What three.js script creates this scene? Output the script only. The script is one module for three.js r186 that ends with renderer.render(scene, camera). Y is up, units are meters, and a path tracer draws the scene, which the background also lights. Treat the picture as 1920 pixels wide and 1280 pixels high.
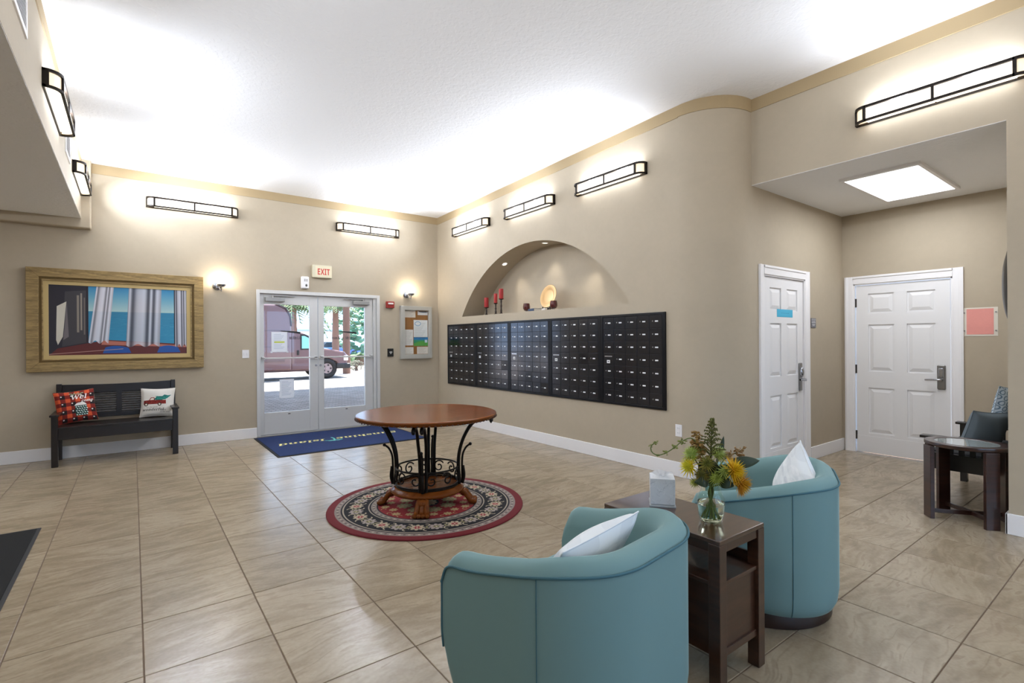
import * as THREE from 'three';
import { RoundedBoxGeometry } from 'three/addons/geometries/RoundedBoxGeometry.js';
import { mergeGeometries } from 'three/addons/utils/BufferGeometryUtils.js';
import { RectAreaLightUniformsLib } from 'three/addons/lights/RectAreaLightUniformsLib.js';

// ------------------------------------------------------------------ camera, sky, sun, exposure
const scene = new THREE.Scene();
const camera = new THREE.PerspectiveCamera(67.918, 1.5, 0.05, 400);
camera.position.set(0, 1.33, 0);
camera.rotation.order = 'YXZ';
camera.rotation.set(0, -THREE.MathUtils.degToRad(36.813), -THREE.MathUtils.degToRad(0.362));
const renderer = new THREE.WebGLRenderer({ antialias: true });
renderer.toneMapping = THREE.LinearToneMapping;
renderer.toneMappingExposure = 1.08;
renderer.shadowMap.enabled = true;
RectAreaLightUniformsLib.init();

scene.background = new THREE.Color().setRGB(0.46, 0.68, 1.0);
scene.backgroundIntensity = 4.3;
const sun = new THREE.DirectionalLight(0xfff4e2, 26);
sun.position.set(14, 30, -24);
sun.target.position.set(6, 0, -18);
sun.castShadow = true;
Object.assign(sun.shadow.camera, { left: -30, right: 30, top: 30, bottom: -30, far: 90 });
scene.add(sun, sun.target);
const LAMP = new THREE.Color().setRGB(0.9, 0.98, 1.12);   // colour of the wall lights
const PANEL = new THREE.Color().setRGB(0.93, 0.98, 1.07);      // colour of the flat ceiling lights
const UP_LIGHT = 30, DOWN_LIGHT = 6, FRONT_LIGHT = 4.5, PANEL_LIGHT = 10;   // the wall lights: top, bottom, face

// ------------------------------------------------------------------ helpers
let seed = 7;
const rnd = () => { seed = (seed * 16807) % 2147483647; return (seed - 1) / 2147483646; };
const rr = (a, b) => a + (b - a) * rnd();
const PI = Math.PI, rad = (d) => d * PI / 180;
const clamp = (v, a = 0, b = 1) => Math.min(b, Math.max(a, v));
const sstep = (a, b, v) => { const t = clamp((v - a) / (b - a)); return t * t * (3 - 2 * t); };
const names = new Map();
function numbered(n) {
  const k = names.get(n) ?? 0; names.set(n, k + 1);
  return k ? `${n}_${String(k).padStart(3, '0')}` : n;
}
function uvMetres(g) {
  const p = g.attributes.position, n = g.attributes.normal, uv = new Float32Array(p.count * 2);
  for (let i = 0; i < p.count; i++) {
    const ax = Math.abs(n.getX(i)), ay = Math.abs(n.getY(i)), az = Math.abs(n.getZ(i));
    if (ay >= ax && ay >= az) { uv[2 * i] = p.getX(i); uv[2 * i + 1] = p.getZ(i); }
    else if (ax >= az) { uv[2 * i] = p.getZ(i); uv[2 * i + 1] = p.getY(i); }
    else { uv[2 * i] = p.getX(i); uv[2 * i + 1] = p.getY(i); }
  }
  g.setAttribute('uv', new THREE.BufferAttribute(uv, 2));
  return g;
}
function clean(g) {
  const q = g.index ? g.toNonIndexed() : g;
  for (const k of Object.keys(q.attributes)) if (!['position', 'normal', 'uv'].includes(k)) q.deleteAttribute(k);
  q.clearGroups();
  return q;
}
function merged(gs) {
  gs = gs.flat(9);
  return gs.length === 1 ? gs[0] : mergeGeometries(gs.map(clean));
}
function mesh(name, gs, m, parent) {
  const o = new THREE.Mesh(Array.isArray(gs) ? merged(gs) : gs, m);
  o.name = parent ? name : numbered(name);
  o.castShadow = o.receiveShadow = true;
  (parent ?? scene).add(o);
  return o;
}
function tag(o, label, category, group) {
  Object.assign(o.userData, { label, category });
  if (group) o.userData.group = group;
  return o;
}
function thing(name, label, category, pos = [0, 0, 0], turn = 0, group) {
  const o = new THREE.Group();
  o.name = numbered(name); scene.add(o);
  o.position.set(...pos); o.rotation.y = turn;
  return tag(o, label, category, group);
}
function struct(name, gs, m, parent) {
  const o = mesh(name, gs, m, parent);
  if (!parent) o.userData.kind = 'structure';
  return o;
}
function structGroup(name, pos = [0, 0, 0], turn = 0) {
  const o = new THREE.Group(); o.name = name; scene.add(o);
  o.position.set(...pos); o.rotation.y = turn; o.userData.kind = 'structure';
  return o;
}
const mv = (g, x = 0, y = 0, z = 0) => g.translate(x, y, z);
const bx = (x0, x1, y0, y1, z0, z1) => uvMetres(mv(new THREE.BoxGeometry(x1 - x0, y1 - y0, z1 - z0), (x0 + x1) / 2, (y0 + y1) / 2, (z0 + z1) / 2));
const rb = (x0, x1, y0, y1, z0, z1, r = 0.004, s = 2) => uvMetres(mv(new RoundedBoxGeometry(x1 - x0, y1 - y0, z1 - z0, s, Math.min(r, (x1 - x0) / 2.01, (y1 - y0) / 2.01, (z1 - z0) / 2.01)), (x0 + x1) / 2, (y0 + y1) / 2, (z0 + z1) / 2));
const cyl = (r0, r1, h, x = 0, y = 0, z = 0, n = 20) => mv(new THREE.CylinderGeometry(r1, r0, h, n), x, y + h / 2, z);
const lathe = (pts, n = 32) => new THREE.LatheGeometry(pts.map(([r, y]) => new THREE.Vector2(Math.max(r, 1e-4), y)), n);
const V = (x, y, z) => new THREE.Vector3(x, y, z);
const tube = (pts, r, n = 24, k = 7, closed = false) => new THREE.TubeGeometry(new THREE.CatmullRomCurve3(pts.map((p) => (p.isVector3 ? p : V(...p))), closed, 'centripetal'), n, r, k, closed);
const sph = (r, x = 0, y = 0, z = 0, sx = 1, sy = 1, sz = 1, n = 16) => mv(new THREE.SphereGeometry(r, n, Math.ceil(n * 0.7)).scale(sx, sy, sz), x, y, z);
function poly(pts) { const s = new THREE.Shape(); pts.forEach(([x, y], i) => (i ? s.lineTo(x, y) : s.moveTo(x, y))); s.closePath(); return s; }
function hole(s, pts) { const h = new THREE.Path(); pts.forEach(([x, y], i) => (i ? h.lineTo(x, y) : h.moveTo(x, y))); h.closePath(); s.holes.push(h); return s; }
const rect = (x0, x1, y0, y1) => [[x0, y0], [x1, y0], [x1, y1], [x0, y1]];
const ext = (s, d, bevel = 0) => new THREE.ExtrudeGeometry(s, { depth: d, bevelEnabled: bevel > 0, bevelSize: bevel, bevelThickness: bevel, bevelSegments: 2, bevelOffset: -bevel, curveSegments: 24 });
// a profile in (z, y) extruded along x from x0 to x1
const extX = (pts, x0, x1, holes = []) => {
  const s = poly(pts.map(([z, y]) => [-z, y]));
  holes.forEach((h) => hole(s, h.map(([z, y]) => [-z, y])));
  const g = ext(s, x1 - x0); g.rotateY(PI / 2); return uvMetres(mv(g, x0, 0, 0));
};
// a profile in (x, y) extruded along z from z0 to z1
const extZ = (pts, z0, z1, holes = []) => { const s = poly(pts); holes.forEach((h) => hole(s, h)); return uvMetres(mv(ext(s, z1 - z0), 0, 0, z0)); };
// a plan in (x, z) extruded upwards
const extY = (pts, y0, y1, bevel = 0) => { const g = ext(poly(pts.map(([x, z]) => [x, -z])), y1 - y0 - 2 * bevel, bevel); g.rotateX(-PI / 2); return uvMetres(mv(g, 0, y0 + bevel, 0)); };

// ------------------------------------------------------------------ textures
function noise2(sd) {
  const N = 64, t = new Float32Array(N * N); let s = sd * 7919 + 13;
  for (let i = 0; i < t.length; i++) { s = (s * 16807) % 2147483647; t[i] = s / 2147483647; }
  return (x, y, px = N, py = N) => {
    const xi = Math.floor(x), yi = Math.floor(y), fx = x - xi, fy = y - yi, sx = fx * fx * (3 - 2 * fx), sy = fy * fy * (3 - 2 * fy);
    const g = (a, b) => t[(((b % py) + py) % py % N) * N + (((a % px) + px) % px % N)];
    return (g(xi, yi) * (1 - sx) + g(xi + 1, yi) * sx) * (1 - sy) + (g(xi, yi + 1) * (1 - sx) + g(xi + 1, yi + 1) * sx) * sy;
  };
}
function dataTex(w, h, fn, srgb = true) {
  const d = new Uint8Array(w * h * 4);
  for (let y = 0; y < h; y++) for (let x = 0; x < w; x++) {
    const c = fn(x / w, y / h), i = 4 * (y * w + x);
    d[i] = clamp(c[0], 0, 255); d[i + 1] = clamp(c[1], 0, 255); d[i + 2] = clamp(c[2], 0, 255); d[i + 3] = 255;
  }
  const t = new THREE.DataTexture(d, w, h);
  t.magFilter = t.minFilter = THREE.LinearFilter; t.wrapS = t.wrapT = THREE.RepeatWrapping;
  if (srgb) t.colorSpace = THREE.SRGBColorSpace;
  t.needsUpdate = true;
  return t;
}
function canvasTex(w, h, draw) {
  const c = document.createElement('canvas'); c.width = w; c.height = h;
  draw(c.getContext('2d'), w, h);
  const t = new THREE.CanvasTexture(c); t.colorSpace = THREE.SRGBColorSpace; t.magFilter = THREE.LinearFilter;
  return t;
}
const rep = (t, x, y = x) => { const c = t.clone(); c.repeat.set(x, y); c.needsUpdate = true; return c; };
const mixc = (a, b, t) => a.map((v, i) => v + (b[i] - v) * t);

const n1 = noise2(1), n2 = noise2(2), n3 = noise2(3), n4 = noise2(4);
// stone tiles: sixteen tile faces on one sheet, veins running along x
const tileTex = dataTex(2048, 2048, (u, v) => {
  const i = Math.floor(u * 4), j = Math.floor(v * 4), k = i + 4 * j, x = u * 4 - i, y = v * 4 - j;
  const ox = k * 5.37, oy = k * 3.71, bend = 0.12 * n1(x * 3 + ox, y * 3 + oy);
  const yy = y + 0.16 * x + bend;
  const a = n2(x * 3.1 + ox, yy * 13 + oy), b = n3(x * 7 + ox, yy * 31 + oy), c = n4(x * 2.2 + ox, y * 2.2 + oy), d = n1(x * 50 + ox, y * 60 + oy), e = n3(x * 18 + ox, yy * 22 + oy);
  let t = 0.42 * a + 0.22 * b + 0.26 * c + 0.1 * e;
  let col = mixc([146, 130, 107], [169, 153, 129], sstep(0.2, 0.75, t));
  const vein = Math.abs(n2(x * 1.3 + ox + 9, yy * 9 + oy + 4) - 0.5);
  col = mixc(col, [130, 113, 92], 0.28 * sstep(0.05, 0.0, vein) * sstep(0.35, 0.75, c + 0.3 * b));
  col = mixc(col, [134, 116, 95], 0.4 * sstep(0.62, 0.86, b) * sstep(0.5, 0.7, a));
  const g = (d - 0.5) * 7 + (k * 37 % 11 - 5) * 0.7;
  return [col[0] + g, col[1] + g, col[2] + g];
});
const woodTex = dataTex(512, 512, (u, v) => {
  const w = n1(u * 4, v * 3) * 0.5, g = n2(u * 4 + w, v * 60, 4, 60), f = n3(u * 16, v * 64, 16, 64), s = n4(u * 2, v * 16, 2, 16);
  const t = clamp(0.45 * g + 0.25 * f + 0.4 * s); const q = 150 + 105 * t; return [q, q, q];
});
const fineBump = dataTex(512, 512, (u, v) => { const q = 255 * (0.5 * n1(u * 64, v * 64) + 0.3 * n2(u * 32, v * 32, 32, 32) + 0.2 * n3(u * 64 * 2, v * 128)); return [q, q, q]; }, false);
const ceilBump = dataTex(512, 512, (u, v) => {
  const a = n1(u * 32, v * 32, 32, 32), b = n2(u * 64, v * 64), c = n3(u * 16, v * 16, 16, 16);
  const q = 255 * (sstep(0.42, 0.6, 0.5 * a + 0.3 * c + 0.2 * b) * 0.7 + 0.3 * b); return [q, q, q];
}, false);
const wallTex = dataTex(512, 512, (u, v) => {
  const q = 246 + 9 * (0.5 * n1(u * 8, v * 8, 8, 8) + 0.3 * n2(u * 32, v * 32, 32, 32) + 0.2 * n3(u * 64, v * 64)); return [q, q, q - 1];
});
const weave = dataTex(256, 256, (u, v) => { const q = 128 + 70 * Math.sin(u * 2 * PI * 32) * Math.sin(v * 2 * PI * 32) + 50 * (n1(u * 64, v * 64) - 0.5); return [q, q, q]; }, false);

// ------------------------------------------------------------------ materials
const M = {};
const std = (color, roughness = 0.6, o = {}) => new THREE.MeshPhysicalMaterial({ color, roughness, ...o });
M.wall = std(0xb5a893, 0.75, { map: rep(wallTex, 0.7) });
M.band = std(0xa8936f, 0.7);
M.ceiling = std(0xf0f0f0, 0.9, { bumpMap: rep(ceilBump, 1.3), bumpScale: 0.0012 });
M.white = std(0xeceaea, 0.35);
M.doorWhite = std(0xe9e8e8, 0.38);
M.alum = std(0xcfcecc, 0.4, { metalness: 0.15 });
M.alumDark = std(0x9b9a98, 0.35, { metalness: 0.5 });
M.grout = std(0x6d5a48, 0.9);
M.tile = std(0xffffff, 0.27, { map: tileTex, specularIntensity: 0.8 });
M.bronze = std(0x1b130d, 0.4, { metalness: 0.5 });
M.glow = std(0xfff6e6, 0.5, { emissive: 0xfff3e0, emissiveIntensity: 1.5 });
M.glowEnd = std(0xfff0d8, 0.5, { emissive: 0xffe6c0, emissiveIntensity: 0.62 });
M.panel = std(0xffffff, 0.5, { emissive: 0xffffff, emissiveIntensity: 2.2 });
M.bulb = std(0xffffff, 0.3, { emissive: 0xfff3dd, emissiveIntensity: 3 });
M.chrome = std(0xb9bcc4, 0.16, { metalness: 1 });
M.steel = std(0x8d8b88, 0.3, { metalness: 0.9 });
M.darkSteel = std(0x4b4846, 0.35, { metalness: 0.8 });
M.blackGloss = std(0x4c4c50, 0.17, { metalness: 0.85 });
M.blackFrame = std(0x1c1c1f, 0.3, { metalness: 0.5 });
M.label = std(0xe6e6e6, 0.5);
M.lock = std(0xc9c9cc, 0.25, { metalness: 0.8 });
M.benchWood = std(0x1e130e, 0.35, { map: rep(woodTex, 1, 1), clearcoat: 0.25, clearcoatRoughness: 0.3 });
M.tableWood = std(0x8a4c1f, 0.2, { map: rep(woodTex, 1.2, 1.2), specularIntensity: 0.22, clearcoat: 0.05, clearcoatRoughness: 0.06 });
M.sideWood = std(0x4a2b1b, 0.35, { map: rep(woodTex, 1.5, 1.5), clearcoat: 0.55, clearcoatRoughness: 0.1 });
M.sideTop = std(0x4a2c1a, 0.3, { map: rep(woodTex, 1.5, 1.5), clearcoat: 1, clearcoatRoughness: 0.04 });
M.ovalWood = std(0x3b1b12, 0.3, { map: rep(woodTex, 1.5, 1.5), clearcoat: 0.6, clearcoatRoughness: 0.15 });
M.iron = std(0x14100d, 0.42, { metalness: 0.6 });
M.velvet = std(0x6f8f8f, 0.8, { sheen: 1, sheenColor: new THREE.Color(0xd6eaec), sheenRoughness: 0.35 });
M.velvetPipe = std(0x3d6670, 0.8, { sheen: 0.6, sheenColor: new THREE.Color(0x8cc0c6), sheenRoughness: 0.5 });
M.plinth = std(0x2a1710, 0.4);
M.glass = std(0xffffff, 0.02, { transmission: 1, thickness: 0, ior: 1.5 });
M.jarGlass = std(0xf4fbf6, 0.02, { transmission: 1, thickness: 0, ior: 1.45 });
M.water = std(0xffffff, 0.02, { transmission: 1, thickness: 0.08, ior: 1.33, attenuationColor: new THREE.Color(0xefe9c0), attenuationDistance: 0.3 });
M.paper = std(0xe9ebee, 0.8);

// ------------------------------------------------------------------ the room (metres; the camera stands over the origin)
const ZD = -7.866, XM = 4.274, XH = 4.765, XA = 6.88, ZN = -2.513, XB = -0.475, ZJ = -0.74;
const RC = 0.47, CX = XM + RC, CZ = ZN - RC, ZBACK = 2.7, XLEFT = -4.6, YS = 2.8, YA = 2.812;
const ceilY = (z) => (z < ZN ? 3.632 + 0.0265 * (z - ZN) : 3.632 + 0.0125 * (z - ZN));

// floor: every tile in view is a piece of its own, the rest of the field is one part
{
  const floor = structGroup('floor');
  mesh('grout_bed', bx(XLEFT - 0.1, XA + 0.1, -0.12, -0.0025, ZD - 0.15, ZBACK + 0.1), M.grout, floor);
  const P = 0.4773, X0 = 0.03, Z0 = -2.511, G = 0.0046;
  const cache = new Map();
  function tileGeo(w, d, k, fx, fz) {
    const key = [w.toFixed(3), d.toFixed(3), k, fx, fz].join();
    if (cache.has(key)) return cache.get(key);
    const c = 0.0018, hw = w / 2, hd = d / 2, t = 0.0105;
    const g = new THREE.BufferGeometry(), pos = [], uv = [], idx = [];
    const ring = (s, y) => { for (const [a, b] of [[-1, -1], [1, -1], [1, 1], [-1, 1]]) { pos.push(a * (hw - s), y, b * (hd - s)); const i = k % 4, j = Math.floor(k / 4), uu = 0.5 + a * (hw - s) / P, vv = 0.5 + b * (hd - s) / P; uv.push((i + 0.01 + 0.98 * (fx ? 1 - uu : uu)) / 4, (j + 0.01 + 0.98 * (fz ? 1 - vv : vv)) / 4); } };
    ring(c, 0); ring(0, -c); ring(0, -c); ring(0, -t);
    idx.push(0, 2, 1, 0, 3, 2);
    for (const b of [0, 8]) for (let i = 0; i < 4; i++) { const j = (i + 1) % 4; idx.push(b + i, b + j, b + 4 + j, b + i, b + 4 + j, b + 4 + i); }
    g.setAttribute('position', new THREE.Float32BufferAttribute(pos, 3)); g.setAttribute('uv', new THREE.Float32BufferAttribute(uv, 2)); g.setIndex(idx);
    const q = g.toNonIndexed(); q.computeVertexNormals();
    cache.set(key, q); return q;
  }
  camera.updateMatrixWorld(); camera.updateProjectionMatrix();
  const far = [], v = new THREE.Vector3();
  for (let i = -10; i < 15; i++) for (let j = -12; j < 12; j++) {
    let x0 = X0 + i * P + G / 2, x1 = x0 + P - G, z0 = Z0 + j * P + G / 2, z1 = z0 + P - G;
    const alcove = (x0 + x1) / 2 > XH - 0.2 && (z0 + z1) / 2 < ZJ + 0.3;
    x0 = Math.max(x0, XLEFT); x1 = Math.min(x1, alcove ? XA : XH + 0.05); z0 = Math.max(z0, ZD - 0.1); z1 = Math.min(z1, alcove ? 9 : ZBACK);
    if ((x0 + x1) / 2 > XM + 0.1 && z1 < ZN - 0.42) continue;
    if ((x0 + x1) / 2 > XH + 0.1 && z0 > ZJ + 0.1) continue;
    if (x1 - x0 < 0.03 || z1 - z0 < 0.03) continue;
    const k = Math.floor(rnd() * 16), g = tileGeo(x1 - x0, z1 - z0, k, rnd() < 0.5, rnd() < 0.5);
    const cx = (x0 + x1) / 2, cz = (z0 + z1) / 2;
    let inView = false;
    for (const [a, b] of [[0, 0], [-1, -1], [1, -1], [1, 1], [-1, 1]]) {
      v.set(cx + a * 0.2, 0, cz + b * 0.2).applyMatrix4(camera.matrixWorldInverse);
      if (v.z > -0.2) continue;
      v.applyMatrix4(camera.projectionMatrix);
      if (Math.abs(v.x) < 1.0 && Math.abs(v.y) < 1.0) inView = true;
    }
    const y = (rnd() - 0.5) * 0.0006;
    if (inView) { const m = mesh('tile', g, M.tile, floor); m.position.set(cx, y, cz); }
    else far.push(mv(g.clone(), cx, y, cz));
  }
  mesh('far_tiles', far, M.tile, floor).userData.kind = 'stuff';
}

// walls
const DOOR_X0 = 1.395, DOOR_X1 = 3.209, DOOR_Y = 2.087;
struct('wall_entrance', extZ([[XLEFT - 0.15, 0], [DOOR_X0, 0], [DOOR_X0, DOOR_Y], [DOOR_X1, DOOR_Y], [DOOR_X1, 0], [XM + 0.1, 0], [XM + 0.1, 3.75], [XLEFT - 0.15, 3.75]], ZD - 0.2, ZD), M.wall);
// the wall of letter boxes with its arched niche
const NZ0 = -7.056, NZ1 = -3.593, NY = 1.735, NTOP = 2.664, ND = 0.4, NCZ = (NZ0 + NZ1) / 2, NHW = (NZ1 - NZ0) / 2;
const NR = (NHW * NHW + (NTOP - NY) ** 2) / (2 * (NTOP - NY)), NCY = NTOP - NR;
{
  const arch = [[NZ0, NY]];
  for (let k = 0; k <= 48; k++) { const z = NZ0 + (NZ1 - NZ0) * k / 48; arch.push([z, Math.max(NY + 0.0005, NCY + Math.sqrt(NR * NR - (z - NCZ) ** 2))]); }
  arch.push([NZ1, NY]);
  const uniq = arch.filter(([z, y], i) => i === 0 || Math.hypot(z - arch[i - 1][0], y - arch[i - 1][1]) > 1e-3);
  struct('wall_letterboxes', [extX([[ZD - 0.2, 0], [CZ, 0], [CZ, 3.75], [ZD - 0.2, 3.75]], XM, XM + ND, [uniq]), bx(XM + ND, XM + ND + 0.12, 0, 3.75, ZD - 0.2, CZ)], M.wall);
}
{
  const pie = [[CX, CZ]];
  for (let k = 0; k <= 28; k++) { const a = PI - (PI / 2) * k / 28; pie.push([CX + RC * Math.cos(a), CZ + RC * Math.sin(a)]); }
  const g = extY(pie, 0, 3.75);
  // smooth the round face
  const p = g.attributes.position, n = g.attributes.normal;
  for (let i = 0; i < p.count; i++) { const dx = p.getX(i) - CX, dz = p.getZ(i) - CZ, l = Math.hypot(dx, dz); if (l > RC * 0.98 && Math.abs(n.getY(i)) < 0.5) n.setXYZ(i, dx / l, 0, dz / l); }
  struct('wall_round_corner', g, M.wall);
}
const ND0 = 4.984, ND1 = 5.862, DH = 1.975;            // narrow-looking door
const WD0 = -2.388, WD1 = -1.49;                        // door on the far alcove wall
struct('wall_alcove_side', extZ([[CX, 0], [ND0 - 0.01, 0], [ND0 - 0.01, DH + 0.01], [ND1 + 0.01, DH + 0.01], [ND1 + 0.01, 0], [XA + 0.15, 0], [XA + 0.15, 3.75], [CX, 3.75]], ZN - 0.15, ZN), M.wall);
struct('wall_alcove_end', extX([[ZN, 0], [WD0 - 0.01, 0], [WD0 - 0.01, DH + 0.01], [WD1 + 0.01, DH + 0.01], [WD1 + 0.01, 0], [ZJ + 0.14, 0], [ZJ + 0.14, 2.95], [ZN, 2.95]], XA, XA + 0.15), M.wall);
struct('wall_alcove_near', bx(XH + 0.13, XA, 0, 2.95, ZJ, ZJ + 0.14), M.wall);
struct('wall_right', extX([[ZN, YA + 0.004], [ZJ, YA + 0.004], [ZJ, 0], [ZBACK + 0.15, 0], [ZBACK + 0.15, 3.8], [ZN, 3.8]], XH, XH + 0.13), M.wall);
const RW = [[0.35, 2.35], [2.65, 4.55]], RWY = [0.55, 2.45];      // windows of the rear wall
struct('wall_rear', extZ(rect(XLEFT - 0.15, XH, 0, 3.85), ZBACK, ZBACK + 0.15, RW.map(([a, b]) => rect(a, b, ...RWY))), M.wall);
RW.forEach(([a, b], i) => {
  const g = structGroup(`window_${i + 1}`, [(a + b) / 2, 0, ZBACK + 0.08]), w = (b - a) / 2, [y0, y1] = RWY;
  mesh('window_frame', [rb(-w, -w + 0.05, y0, y1, -0.04, 0.04, 0.004), rb(w - 0.05, w, y0, y1, -0.04, 0.04, 0.004), rb(-w, w, y0, y0 + 0.05, -0.04, 0.04, 0.004), rb(-w, w, y1 - 0.05, y1, -0.04, 0.04, 0.004), rb(-0.02, 0.02, y0, y1, -0.035, 0.035, 0.004)], M.white, g);
  for (const s of [-1, 1]) mesh('pane', mv(new THREE.PlaneGeometry(w - 0.06, y1 - y0 - 0.09), s * w / 2, (y0 + y1) / 2, 0), M.glass, g);
  mesh('window_sill', rb(-w - 0.04, w + 0.04, y0 - 0.03, y0, -0.14, 0.02, 0.005), M.white, g);
});
struct('wall_left', bx(XLEFT - 0.15, XLEFT, 0, 3.0, ZD, ZBACK), M.wall);
const GY = 3.05, GRILLES = [[-3.72, 'white slatted air grille high on the beam, further from the entrance wall'], [-6.2, 'white slatted air grille on the beam between two wall lights']];
struct('wall_beam', extX([[ZD, YS + 0.004], [ZBACK, YS + 0.004], [ZBACK, 3.8], [ZD, 3.8]], XB - 0.14, XB, GRILLES.map(([z]) => rect(z - 0.178, z + 0.178, GY + 0.022, GY + 0.238))), M.wall);
struct('wall_bulkhead', rb(XLEFT, -0.385, 2.69, 3.75, ZD - 0.02, -7.752, 0.018, 3), M.wall);
struct('ceiling', extX([[ZD, ceilY(ZD)], [ZN, ceilY(ZN)], [ZBACK, ceilY(ZBACK)], [ZBACK, 3.95], [ZD, 3.95]], XB - 0.14, XH + 0.02), M.ceiling);
struct('ceiling_low', bx(XLEFT, XB - 0.002, YS, YS + 0.12, -7.752, ZBACK), M.ceiling);
struct('ceiling_alcove', bx(XH + 0.001, XA + 0.02, YA, YA + 0.1, ZN, ZJ + 0.1), M.ceiling);

// painted band below the ceiling
{
  const B = 0.115, T = 0.008;
  struct('trim_1', extZ([[-0.385, ceilY(ZD) - B], [XM, ceilY(ZD) - B], [XM, ceilY(ZD)], [-0.385, ceilY(ZD)]], ZD, ZD + T), M.band);
  struct('trim_2', extX([[ZD + T, ceilY(ZD) - B], [CZ, ceilY(CZ) - B], [CZ, ceilY(CZ)], [ZD + T, ceilY(ZD)]], XM - T, XM), M.band);
  const out = [], inn = [];
  for (let k = 0; k <= 24; k++) { const a = PI - (PI / 2) * k / 24; out.push([CX + (RC + T) * Math.cos(a), CZ + (RC + T) * Math.sin(a)]); inn.unshift([CX + (RC - 0.002) * Math.cos(a), CZ + (RC - 0.002) * Math.sin(a)]); }
  struct('trim_3', [extY([...out, ...inn], ceilY(ZN) - B - 0.006, ceilY(ZN)), bx(CX, XH, ceilY(ZN) - B - 0.004, ceilY(ZN), ZN, ZN + T)], M.band);
  struct('trim_4', extX([[ZN + T, ceilY(ZN) - B], [ZBACK, ceilY(ZBACK) - B], [ZBACK, ceilY(ZBACK)], [ZN + T, ceilY(ZN)]], XH - T, XH), M.band);
  struct('trim_5', extX([[-7.75, ceilY(-7.75) - B], [ZN, ceilY(ZN) - B], [ZBACK, ceilY(ZBACK) - B], [ZBACK, ceilY(ZBACK)], [ZN, ceilY(ZN)], [-7.75, ceilY(-7.75)]], XB, XB + T), M.band);
}
// baseboards
{
  const Hb = 0.142, T = 0.016;
  const zx = (x0, x1, z) => rb(x0, x1, 0, Hb, z, z + T, 0.005), xz = (x, z0, z1) => rb(x - T, x, 0, Hb, z0, z1, 0.005);
  struct('baseboard_entrance_left', zx(XLEFT, DOOR_X0 - 0.002, ZD), M.white);
  struct('baseboard_entrance_right', zx(DOOR_X1 + 0.002, XM, ZD), M.white);
  const out = [], inn = [];
  for (let k = 0; k <= 24; k++) { const a = PI - (PI / 2) * k / 24; out.push([CX + (RC + T) * Math.cos(a), CZ + (RC + T) * Math.sin(a)]); inn.unshift([CX + (RC - 0.001) * Math.cos(a), CZ + (RC - 0.001) * Math.sin(a)]); }
  struct('baseboard_letterboxes', [xz(XM, ZD + T, CZ), extY([...out, ...inn], 0, Hb, 0.003)], M.white);
  struct('baseboard_alcove_side', [zx(CX, 4.896, ZN), zx(5.982, XA, ZN)], M.white);
  struct('baseboard_alcove_end', xz(XA, -1.408, ZJ), M.white);
  struct('baseboard_right', [rb(XH - T, XH, 0, Hb, ZJ - T, ZBACK, 0.005), rb(XH - T, XH + 0.14, 0, Hb, ZJ - T, ZJ, 0.005)], M.white);
  struct('baseboard_rear', rb(XLEFT, XH, 0, Hb, ZBACK - T, ZBACK, 0.005), M.white);
}

// ------------------------------------------------------------------ doors
function sixPanelDoor(name, w, pos, turn) {           // local: hinge side at -w/2, face towards +z
  const g = structGroup(name, pos, turn), h = DH - 0.012;
  const cols = [[-w / 2 + 0.125, -0.06], [0.06, w / 2 - 0.125]], rows = [[0.235, 0.765], [0.955, 1.5], [1.63, 1.86]];
  const face = poly(rect(-w / 2, w / 2, 0.006, h));
  for (const [a, b] of cols) for (const [c, d] of rows) hole(face, rect(a, b, c, d));
  mesh('door_slab', [bx(-w / 2, w / 2, 0.006, h, -0.022, 0.0), uvMetres(ext(face, 0.012))], M.doorWhite, g);
  for (const [a, b] of cols) for (const [c, d] of rows) {
    const m = 0.016, s = 0.05, pts = [[a + m, c + m, 0.001], [b - m, c + m, 0.001], [b - m, d - m, 0.001], [a + m, d - m, 0.001], [a + s, c + s, 0.0115], [b - s, c + s, 0.0115], [b - s, d - s, 0.0115], [a + s, d - s, 0.0115]];
    const q = new THREE.BufferGeometry(); q.setAttribute('position', new THREE.Float32BufferAttribute(pts.flat(), 3));
    q.setAttribute('uv', new THREE.Float32BufferAttribute(pts.map((p) => [p[0], p[1]]).flat(), 2));
    q.setIndex([4, 5, 6, 4, 6, 7, 0, 1, 5, 0, 5, 4, 1, 2, 6, 1, 6, 5, 2, 3, 7, 2, 7, 6, 3, 0, 4, 3, 4, 7]);
    const f = q.toNonIndexed(); f.computeVertexNormals(); mesh('panel', f, M.doorWhite, g);
  }
  mesh('kick_plate', rb(-w / 2 + 0.004, w / 2 - 0.004, 0.012, 0.2, 0.012, 0.0145, 0.001), M.doorWhite, g);
  for (const y of [0.2, 0.98, 1.76]) mesh('hinge', [rb(-w / 2 - 0.012, -w / 2 + 0.008, y - 0.05, y + 0.05, 0.002, 0.016, 0.002), cyl(0.006, 0.006, 0.1, -w / 2 - 0.004, y - 0.05, 0.018, 10)], M.darkSteel, g);
  return g;
}
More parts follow.
